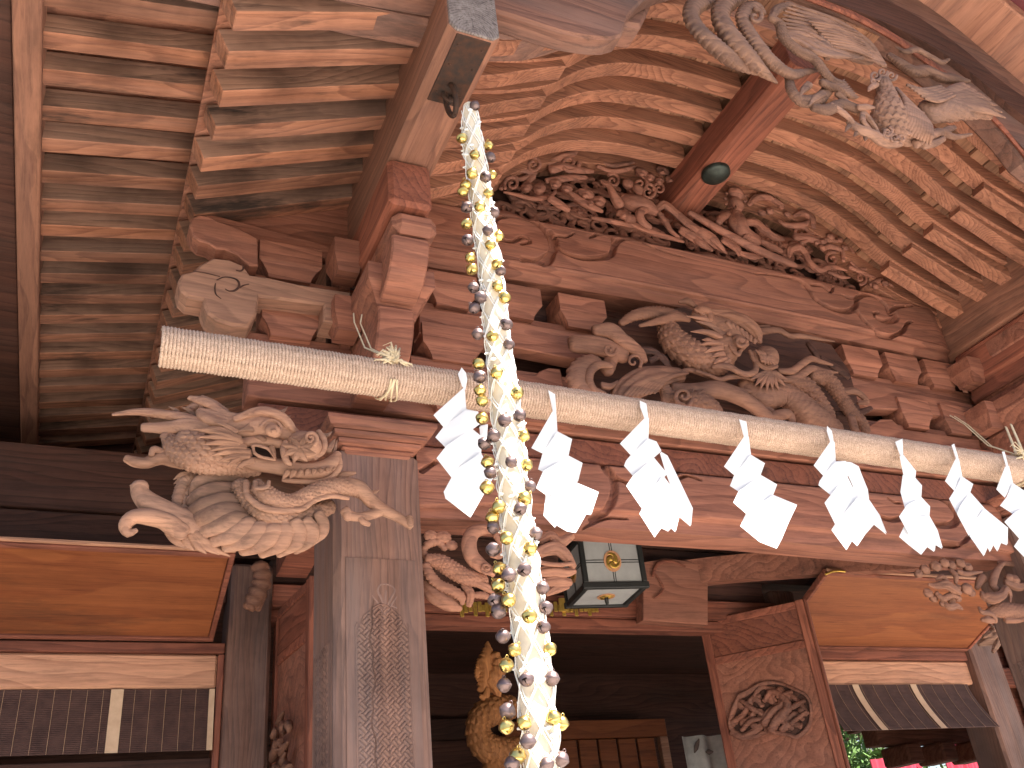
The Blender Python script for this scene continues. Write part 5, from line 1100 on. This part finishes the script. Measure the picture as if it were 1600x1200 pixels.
for i, (x1, y1) in enumerate(((1515, 525), (1500, 500), (1480, 470), (1450, 445), (1420, 425), (1390, 405), (1355, 385), (1320, 372))):
    r.st('%d,%d,18,-5 %d,%d,24,-6 %d,%d,20,-6 %d,%d,4,-4' % (1180+4*i, 490-9*i, 1270, 470-9*i, (1270+x1)//2+30, (470-9*i+y1)//2-6, x1, y1), 'hair', .6, .12, 3, mb=wing)
for i in range(6): r.st('%d,%d,8,-8 %d,%d,10,-9 %d,%d,7,-8' % (1080+16*i, 380+12*i, 1150+14*i, 400+10*i, 1230+12*i, 385+8*i), mb=wing)
r.st('1000,248,16,-3 1050,285,24,-4 1110,320,26,-4 1170,318,26,-4 1230,345,24,-4 1290,352,20,-3 1355,362,8,-3', 'serr', .8, .2, 12, mb=tail)
r.st('1030,212,6,-2 1070,230,13,-3 1120,222,15,-3 1160,240,14,-3 1200,262,13,-3 1235,278,12,-3 1265,265,7,-3', 'plain', mb=tail)
# raised wing on the left, long primaries
for i in range(10):
    x0, y0 = 975-8*i, 292-4*i; r.st('%d,%d,%d,-4 %d,%d,16,-5 %d,%d,15,-4 %d,%d,5,-2' % (x0, y0, 16 if i < 2 else 12, 900-22*i, 185+6*i, 740-18*i, 85+10*i, 545-6*i, 15+17*i), 'hair', .6, .14, 3, mb=wing)
for i in range(14): r.tuft(700+16*i, 175+5*i, 650+14*i, 110+9*i, 12, .1, -.05)
for i in range(10): r.tuft(900-18*i, 240-7*i, 830-20*i, 262-8*i, 13, -.1, -.05)
r.blob(800, 220, 170, 60, .4, -28, .02, 'plain', mb=wing)
# curled tail plumes
for q, md in (('230,-10,22 165,10,34,-1 120,40,36,-2 118,90,38,-3 160,150,42,-3 230,215,46,-3 310,275,40,-2 405,332,8,-1', 'serr'), ('350,-15,24 280,10,36,-3 245,60,40,-4 262,120,46,-5 310,190,52,-5 370,260,50,-4 430,315,34,-3 495,368,8,-2', 'serr'),
    ('440,60,12,-6 410,30,24,-6 365,45,30,-6 345,90,32,-6 380,160,36,-6 430,230,38,-6 490,290,34,-5 560,330,26,-5 620,322,16,-4 705,305,8,-4', 'serr'), ('470,80,18,-8 510,110,24,-8 530,170,26,-8 590,225,26,-8 660,262,25,-8 700,310,24,-8 745,360,22,-7 800,372,10,-7', 'scale'),
    ('550,350,20,-2 565,410,26,-3 610,450,30,-3 680,445,28,-3 725,400,24,-3', 'scale'), ('600,60,20 650,120,26,-1 690,190,22,-1 720,260,14,-1', 'hair'), ('560,90,14 600,150,20,-1 640,210,14,-1', 'hair'), ('660,480,20,-3 720,490,26,-4 790,465,24,-5 850,485,22,-5 880,480,16,-6', 'scale'),
    ('700,370,20,-6 760,390,24,-6 800,420,20,-6', 'serr'), ('560,20,14,-1 500,40,20,-2 470,90,14,-2', 'hair')):
    r.st(q, md, .7, .17, mb=tail)
r.spiral(400, 75, 34, 1.1, 12, -90, 1, -.09, mb=tail)
for i in range(9): r.tuft(760+8*i, 380+6*i, 800+8*i, 345+10*i+8, 12, .1, -.07)
for (x0, y0, x1, y1) in ((790, 400, 842, 440), (770, 420, 850, 470), (700, 420, 640, 470), (640, 380, 600, 430)): r.tuft(x0, y0, x1, y1, 18, .1, -.05)
for i in range(26):
    x, y = 985+random.uniform(0, 150), 500+random.uniform(0, 120); r.spiral(x, y, random.uniform(14, 22), 1.3, 6, random.uniform(0, 360), 1, -.065, mb=bod)
for i in range(9):
    y0 = 95+14*i; r.st('%d,%d,6,-6 %d,%d,9,-7 %d,%d,6,-6' % (640+14*i, y0, 740+14*i, y0+20, 860+8*i, y0+52), 'hair', mb=wing)
# feet
for q in ('860,480,14,-7 895,478,14,-8 932,480,5,-8', '870,490,12,-6 900,520,13,-6 935,570,12,-5 950,610,14,-4', '880,495,12,-6 880,540,14,-6 910,580,12,-5', '820,545,16,-3 870,580,22,-4 920,600,24,-4 970,630,26,-4 1040,640,18,-3', '1120,640,22,-2 1180,610,24,-3 1230,590,20,-3 1290,610,14,-4 1365,600,6,-4', '1220,600,14,-3 1260,580,16,-3 1290,570,10,-3', '1150,650,18,-2 1200,640,16,-3 1240,620,12,-3', '740,470,14,-5 800,510,14,-5 850,560,10,-4'):
    r.st(q, 'hair', .85, .14, 3, mb=bod)
for (x0, y0, x1, y1) in ((840, 550, 800, 590), (870, 585, 840, 610), (900, 600, 890, 630)): r.tuft(x0, y0, x1, y1, 14, .1, -.03)
finish('phoenix_carving', 'weathered grey phoenix with curled tail plumes and spread wings on the curved barge board', 'carving', [('body', bod, M['carvegrey']), ('wing', wing, M['carvegrey']), ('tail', tail, M['carvegrey']), ('feathers', r.mb, M['carvegrey'])])
# --- gable carving: clouds, flowers and figures
r = Relief(750, 200, .25, 3.64); fig = MB()
for q in ('130,380,14 160,310,20,-1 240,260,22,-2 330,290,20,-2 300,340,14,-1', '140,340,10 200,300,14 250,320,16,-1 350,280,10,-1', '240,230,14 300,180,18,-1 380,150,16,-1 470,170,14,-2', '430,220,24,-2 490,190,26,-3 560,170,28,-3 620,160,20,-2 600,200,16,-2', '450,260,30,-2 520,240,30,-3 600,260,28,-3 700,270,16,-2', '640,200,20,-1 700,180,24,-2 740,210,20,-2',
    '420,330,20,-3 500,320,24,-4 580,310,22,-4 660,310,14,-3', '150,400,8,-1 240,420,16,-2 330,440,18,-2 430,430,16,-2 470,400,10,-2', '440,440,26,-5 500,480,28,-5 550,510,20,-5', '560,400,18,-4 620,450,26,-5 690,490,26,-5 760,520,14,-4', '740,240,16,-3 820,270,18,-4 900,260,18,-4 970,240,10,-4', '760,215,12,-3 830,235,14,-4 900,225,14,-4 960,215,8,-4', '850,590,14,-2 950,600,22,-3 1060,650,22,-3 1160,680,18,-3 1270,710,10,-2',
    '700,560,12,-2 800,580,18,-3 900,600,18,-3 1040,630,10,-2'): r.st(q, 'hair', .7, .12, 4)
for (x, y, rr) in ((290, 370, 44), (370, 380, 48), (470, 350, 44), (540, 380, 40), (660, 415, 54), (740, 460, 50), (1010, 280, 44), (1060, 310, 40), (1140, 270, 46), (1190, 320, 40), (1120, 330, 34), (1260, 430, 34), (1330, 440, 42), (690, 470, 36), (900, 540, 40), (930, 560, 34)):
    r.blob(x, y, rr, rr*.72, .8, random.uniform(-30, 30), -.05, 'petal', .16, 11, 26, 14); r.blob(x, y+rr*.2, rr*.45, rr*.3, .9, 0, -.08, 'petal', .2, 7, 18, 10)
for (x, y, rr) in ((200, 350, 50), (560, 220, 60), (330, 230, 50), (830, 330, 46), (1050, 400, 50), (1120, 380, 40), (1000, 350, 50)): r.spiral(x, y, rr, 1.4, rr*.26, random.uniform(0, 360), 1, -.04)
# dense background of carved cloud work filling the gable
fl = MB(); rb2 = Relief(0, 0, 1, 3.75)
for i in range(150):
    u = random.uniform(-1.75, 1.75); z0, z1 = 5.0, float(mz(u))-.04
    if z1-z0 < .08: continue
    z = random.uniform(z0, z1); rr = random.uniform(.05, .11); a0 = random.uniform(0, 6.28); h = random.choice((-1, 1)); n_ = 12
    q = np.array([[XC+u+rr*(1-.8*t)*math.cos(a0+h*t*7), 3.755-.03*t-random.uniform(0, .004), z+rr*(1-.8*t)*math.sin(a0+h*t*7)*.8] for t in np.linspace(0, 1, n_)])
    ring_tube(fl, q, np.linspace(.022, .010, n_), .9, 20, mode='hair', amp=.14, per=4, seed=i)
uu_ = np.linspace(-1.93, 1.93, 40)
ring_tube(fl, np.stack([XC+uu_, 3.70+0*uu_, 5.03+.03*np.sin(uu_*9)+.04*(1-(uu_/2)**2)], 1), .035+.012*np.sin(uu_*13), .9, 24, mode='hair', amp=.15, per=6)
# small carved figure leaning on one arm
r.blob(985, 385, 34, 44, .9, 20, -.09, mb=fig); r.blob(925, 350, 40, 36, .8, 0, -.08, 'petal', .1, 9, mb=fig)
r.st('890,450,40,-6 960,470,56,-8 1040,490,50,-8 1090,520,30,-8', 'hair', .85, .08, 5, mb=fig); r.st('770,335,14,-9 810,370,20,-9 840,430,30,-8 870,480,34,-7', 'hair', .85, .1, 5, mb=fig); r.st('760,330,10,-10 780,350,12,-10 800,350,9,-10', mb=fig)
r.st('1040,500,26,-9 1000,530,28,-10 1010,580,26,-9 1060,620,18,-8', 'hair', .8, .1, 5, mb=fig); r.st('870,530,26,-6 920,560,34,-7 960,570,26,-7', 'lobe', mb=fig)
for q in ('1110,500,22,-4 1150,480,28,-5 1220,530,26,-5 1300,600,30,-5 1380,660,30,-5 1460,730,18,-4 1540,780,8,-3', '1260,640,26,-6 1330,680,34,-6 1400,730,26,-5 1450,765,8,-4', '1110,520,14,-4 1160,590,20,-4 1190,640,16,-4 1240,680,10,-4', '1380,640,24,-6 1450,690,30,-6 1520,760,14,-5'): r.st(q, 'hair', .75, .14, 6, mb=fig)
r2 = Relief(1080, 270, .25, 3.64)
r2.st('-10,250,18,-10 60,290,22,-10 200,370,26,-10 350,450,28,-10 480,510,26,-10 600,560,24,-10 650,580,16,-10', 'hair', .85, .05, 4, mb=fig)
r2.blob(280, 200, 46, 60, .9, 0, -.10, mb=fig); r2.blob(275, 130, 56, 50, .8, 0, -.08, 'petal', .12, 11, mb=fig)
for i in range(9): a = 2.6+i*.5; r2.blob(275+62*math.cos(a), 165+70*math.sin(a)*-1, 13, 12, .9, 0, -.07, mb=fig, nu=10, nv=8)
r2.blob(262, 205, 6, 5, .9, 0, -.145, mb=fig, nu=8, nv=6); r2.blob(298, 210, 6, 5, .9, 0, -.145, mb=fig, nu=8, nv=6); r2.st('278,205,5,-14 280,222,7,-15 283,228,5,-15', mb=fig); r2.st('268,240,4,-14 282,243,4,-15 295,240,3,-14', mb=fig)
r2.st('270,270,50,-7 290,320,60,-8 330,380,50,-8 400,430,40,-7', 'hair', .85, .1, 6, mb=fig); r2.st('230,260,22,-8 190,280,26,-9 170,310,22,-9', 'lobe', mb=fig)
r2.st('340,310,24,-8 400,310,26,-9 450,350,24,-9 520,400,22,-8 575,415,10,-8', 'hair', .8, .14, 5, mb=fig); r2.st('330,340,22,-9 350,390,26,-10 330,410,12,-10', 'hair', mb=fig)
for i in range(5): r2.tuft(345, 385, 315+14*i, 420, 9, 0, -.11, 'plain')
for q, md in (('360,200,14,-4 400,160,22,-5 470,150,24,-5 530,180,20,-5 570,200,14,-5', 'hair'), ('550,300,12,-4 590,325,18,-5 660,330,22,-5 710,320,20,-5 730,300,12,-4', 'plain'), ('640,270,14,-3 700,250,24,-4 750,280,26,-4 760,340,20,-3', 'hair'), ('610,520,14,-5 620,480,22,-6 670,465,24,-6 710,500,24,-6 740,560,22,-6 800,605,22,-6 850,590,20,-6 900,590,16,-5 970,610,6,-5', 'hair'),
    ('650,400,24,-2 740,410,28,-2 830,440,20,-2', 'hair'), ('820,480,14,-3 870,460,20,-3 940,490,18,-3 950,550,12,-3', 'lobe'), ('780,440,14,-3 850,420,18,-3 920,430,14,-3', 'lobe'), ('940,400,12,-3 980,440,16,-3 1010,500,12,-3', 'lobe'), ('990,590,14,-3 1060,620,18,-3 1150,655,10,-3', 'lobe'), ('1000,560,12,-3 1040,600,14,-3 1090,600,10,-3', 'lobe'), ('1120,700,14,-3 1190,670,18,-3 1260,710,12,-3', 'lobe'),
    ('860,620,12,-4 930,650,14,-4 990,655,6,-4', 'plain'), ('440,430,18,-5 500,460,24,-5 560,490,16,-5', 'hair'), ('20,400,20,-7 60,440,26,-7 120,480,10,-6', 'hair'), ('200,420,20,-7 280,470,26,-7 300,510,14,-6', 'hair'), ('300,500,16,-6 380,520,22,-6 440,520,14,-6', 'hair')): r2.st(q, md, .75, .16)
for (x, y, rr) in ((20, 150, 36), (60, 190, 30), (440, 250, 30), (490, 240, 32), (560, 210, 28), (600, 260, 26), (820, 470, 26), (870, 400, 30), (930, 420, 26), (960, 470, 26), (820, 430, 22), (1210, 690, 30), (1150, 710, 26)):
    r2.blob(x, y, rr, rr*.75, .8, random.uniform(-30, 30), -.04, 'petal', .2, 9, 20, 12)
for (x, y, rr) in ((680, 380, 60), (760, 360, 50), (880, 540, 46), (1060, 660, 40), (520, 440, 46)): r2.spiral(x, y, rr, 1.3, rr*.26, random.uniform(0, 360), -1, -.02)
finish('gable_carving', 'pierced carving of clouds, blossoms and two small figures under the curved gable', 'carving', [('cloud_scrolls', r.mb, M['carvered']), ('figures', fig, M['carvered']), ('flowers', r2.mb, M['carvered']), ('cloud_ground', fl, M['carvered'])])
# --- carving below the lower beam, beside the left pillar
r = Relief(650, 810, .25, 3.70)
for q, md in (('60,240,22 50,200,20,-1 80,160,26,-2 140,150,24,-2 180,190,20,-2', 'lobe'), ('80,260,40,-2 160,280,52,-3 240,330,54,-4 320,370,50,-4 420,390,40,-3', 'scale'), ('60,300,30,-3 90,360,34,-4 150,420,34,-4 220,450,34,-4 280,490,30,-4 290,530,16,-3', 'serr'), ('60,420,44 120,480,54,-2 200,530,50,-2 270,560,24,-1', 'hair'), ('480,90,20,-3 430,70,34,-4 360,90,44,-5 330,160,50,-6 350,240,50,-6 400,290,46,-6 450,320,34,-5 480,350,18,-4', 'plain'),
    ('500,110,20,-5 540,170,26,-5 520,230,24,-5 470,230,16,-5', 'plain'), ('300,420,22,-3 340,470,26,-4 330,540,20,-3', 'hair'), ('360,480,18,-3 420,480,24,-3 460,500,14,-3', 'lobe'), ('380,400,26,-4 440,430,26,-4 480,460,14,-3', 'hair'),
    ('780,140,20 840,110,30,-1 900,150,34,-2 970,110,24,-1', 'hair'), ('740,240,26,-3 800,200,36,-4 880,190,40,-4 940,240,36,-4 980,300,24,-3', 'hair'), ('730,250,12,-6 800,280,14,-7 900,290,14,-7 980,280,12,-6', 'plain'), ('760,340,30,-3 850,330,34,-4 930,340,30,-4 990,330,16,-3', 'hair'), ('800,400,26,-2 880,390,36,-3 960,400,22,-2', 'hair'), ('820,470,16,-2 880,440,26,-2 950,430,12,-2', 'hair')): r.st(q, md, .75, .16)
for (x, y, rr) in ((90, 110, 44), (170, 120, 50), (220, 170, 40)): r.blob(x, y, rr, rr*.8, .8, 0, -.02, 'petal', .14, 9, 24, 12)
r.spiral(440, 310, 40, 1.4, 11, 0, 1, -.09)
finish('bracket_carving', 'scaly beast and blossom carving in the corner between the left pillar and the beam', 'carving', [('relief', r.mb, M['carve'])], 'carved corner brackets under the lower beam')
# --- counterpart on the right
r = Relief(1380, 840, .16667, 3.70)
for (x, y, rr) in ((330, 340, 48), (390, 300, 56), (490, 270, 62), (570, 240, 56), (640, 260, 52), (720, 240, 56), (790, 280, 54), (700, 470, 40), (780, 480, 66), (830, 520, 44), (420, 520, 52), (470, 570, 46), (640, 590, 44), (700, 570, 42), (1230, 400, 60), (1180, 380, 50), (560, 620, 40)):
    r.blob(x, y, rr, rr*.8, .8, random.uniform(-30, 30), -.02-.03*random.random(), 'petal', .14, 6, 22, 12)
for q, md in (('430,440,14,-6 500,450,30,-7 580,440,40,-8 660,480,40,-8 720,520,20,-7', 'hair'), ('500,390,14,-6 560,370,26,-7 610,430,20,-7', 'hair'), ('500,520,24,-5 560,570,30,-6 640,540,30,-6 700,560,20,-5', 'lobe'), ('570,610,20,-5 620,650,30,-6 690,640,26,-6 740,670,12,-5', 'hair'), ('640,310,26,-4 680,360,30,-5 680,420,20,-4', 'plain'), ('700,320,24,-4 780,340,24,-5 860,330,18,-4 930,320,8,-4', 'plain'),
    ('1140,230,14,-2 1080,290,30,-3 1040,370,40,-4 1030,450,40,-4 1080,500,30,-4', 'plain'), ('920,510,16,-6 950,550,40,-7 1030,570,50,-8 1110,540,40,-8 1150,480,30,-7 1190,530,20,-6 1190,600,10,-6', 'hair'), ('1080,240,20 1200,250,26 1330,290,30', 'plain'), ('1000,700,40,-3 1100,680,70,-4 1220,690,70,-4 1350,690,60,-4', 'scale'), ('900,660,16,-5 930,700,24,-6 1000,710,24,-6 1050,750,20,-6 1060,790,14,-5', 'plain'), ('930,770,20,-4 980,770,34,-5 1050,780,24,-4', 'hair'), ('1150,770,30,-4 1250,770,30,-4 1350,740,26,-4', 'hair'), ('1150,420,30,-4 1250,460,40,-4 1340,450,30,-4', 'hair'),
    ('880,470,26 900,420,40 930,380,50', 'plain')): r.st(q, md, .75, .16)
finish('bracket_carving', 'carved peonies and leaves in the corner under the right end of the lower beam', 'carving', [('relief', r.mb, M['carve'])], 'carved corner brackets under the lower beam')
r = Relief(1380, 840, .16667, 4.4)
for q, md in (('1090,780,20 1080,840,46,-2 1050,900,60,-3 980,960,50,-2 900,1000,20,-1', 'hair'), ('1080,900,30,-4 1070,980,34,-4 1030,1070,16,-4', 'hair'), ('1100,880,16,-3 1150,870,14,-4', 'plain'), ('1110,920,16,-3 1160,930,14,-4 1190,960,8,-4', 'plain'), ('1100,940,14,-3 1140,970,12,-4 1150,1000,6,-4', 'plain'), ('1010,820,16,-4 1040,870,24,-5 1000,900,16,-4', 'lobe'), ('940,930,16,-4 1000,900,24,-5', 'hair')): r.st(q, md, .8, .18)
finish('leaf_carving', 'small pale fan-shaped carving jutting out below the right corner carving', 'carving', [('relief', r.mb, M['carvepale'])])
# little box fitting behind the papers
# --- dragon inside the hall
r = Relief(520, 780, .35, 6.4); h_, b_ = MB(), MB()
for q, md in (('690,640,8 690,690,26,-2 680,740,34,-3 680,800,34,-3 670,850,24,-3', 'serr'), ('720,700,26,-4 740,750,34,-5 720,800,36,-5 720,850,22,-4', 'lobe'), ('700,810,18,-6 730,850,20,-6 745,895,10,-6', 'hair'), ('690,850,14,-6 680,885,18,-6 660,880,10,-6', 'plain'), ('660,720,16,-3 650,780,18,-3 650,810,8,-3', 'serr')): r.st(q, md, .85, .2, mb=h_)
r.blob(735, 720, 14, 12, .9, 0, -.08, mb=h_)
r.st('790,930,50 720,940,60,-3 660,980,56,-4 650,1050,56,-4 690,1110,60,-5 780,1130,60,-4 860,1110,50,-3', 'scale', .9, .16, mb=b_); r.st('840,1140,50 760,1160,50,-3 720,1180,46,-4 720,1260,60,-4 760,1400,60,-4 780,1700,50,-4', 'scale', .9, .12, mb=b_)
mg = wood('golden_carving_wood', (.55, .26, .10), (.40, .17, .06), 'Z', grey=.1, stain=.3)
finish('dragon_statue', 'honey-coloured dragon coiled inside the dark doorway, half hidden by the bell rope', 'carving', [('head', h_, mg), ('body', b_, mg)])
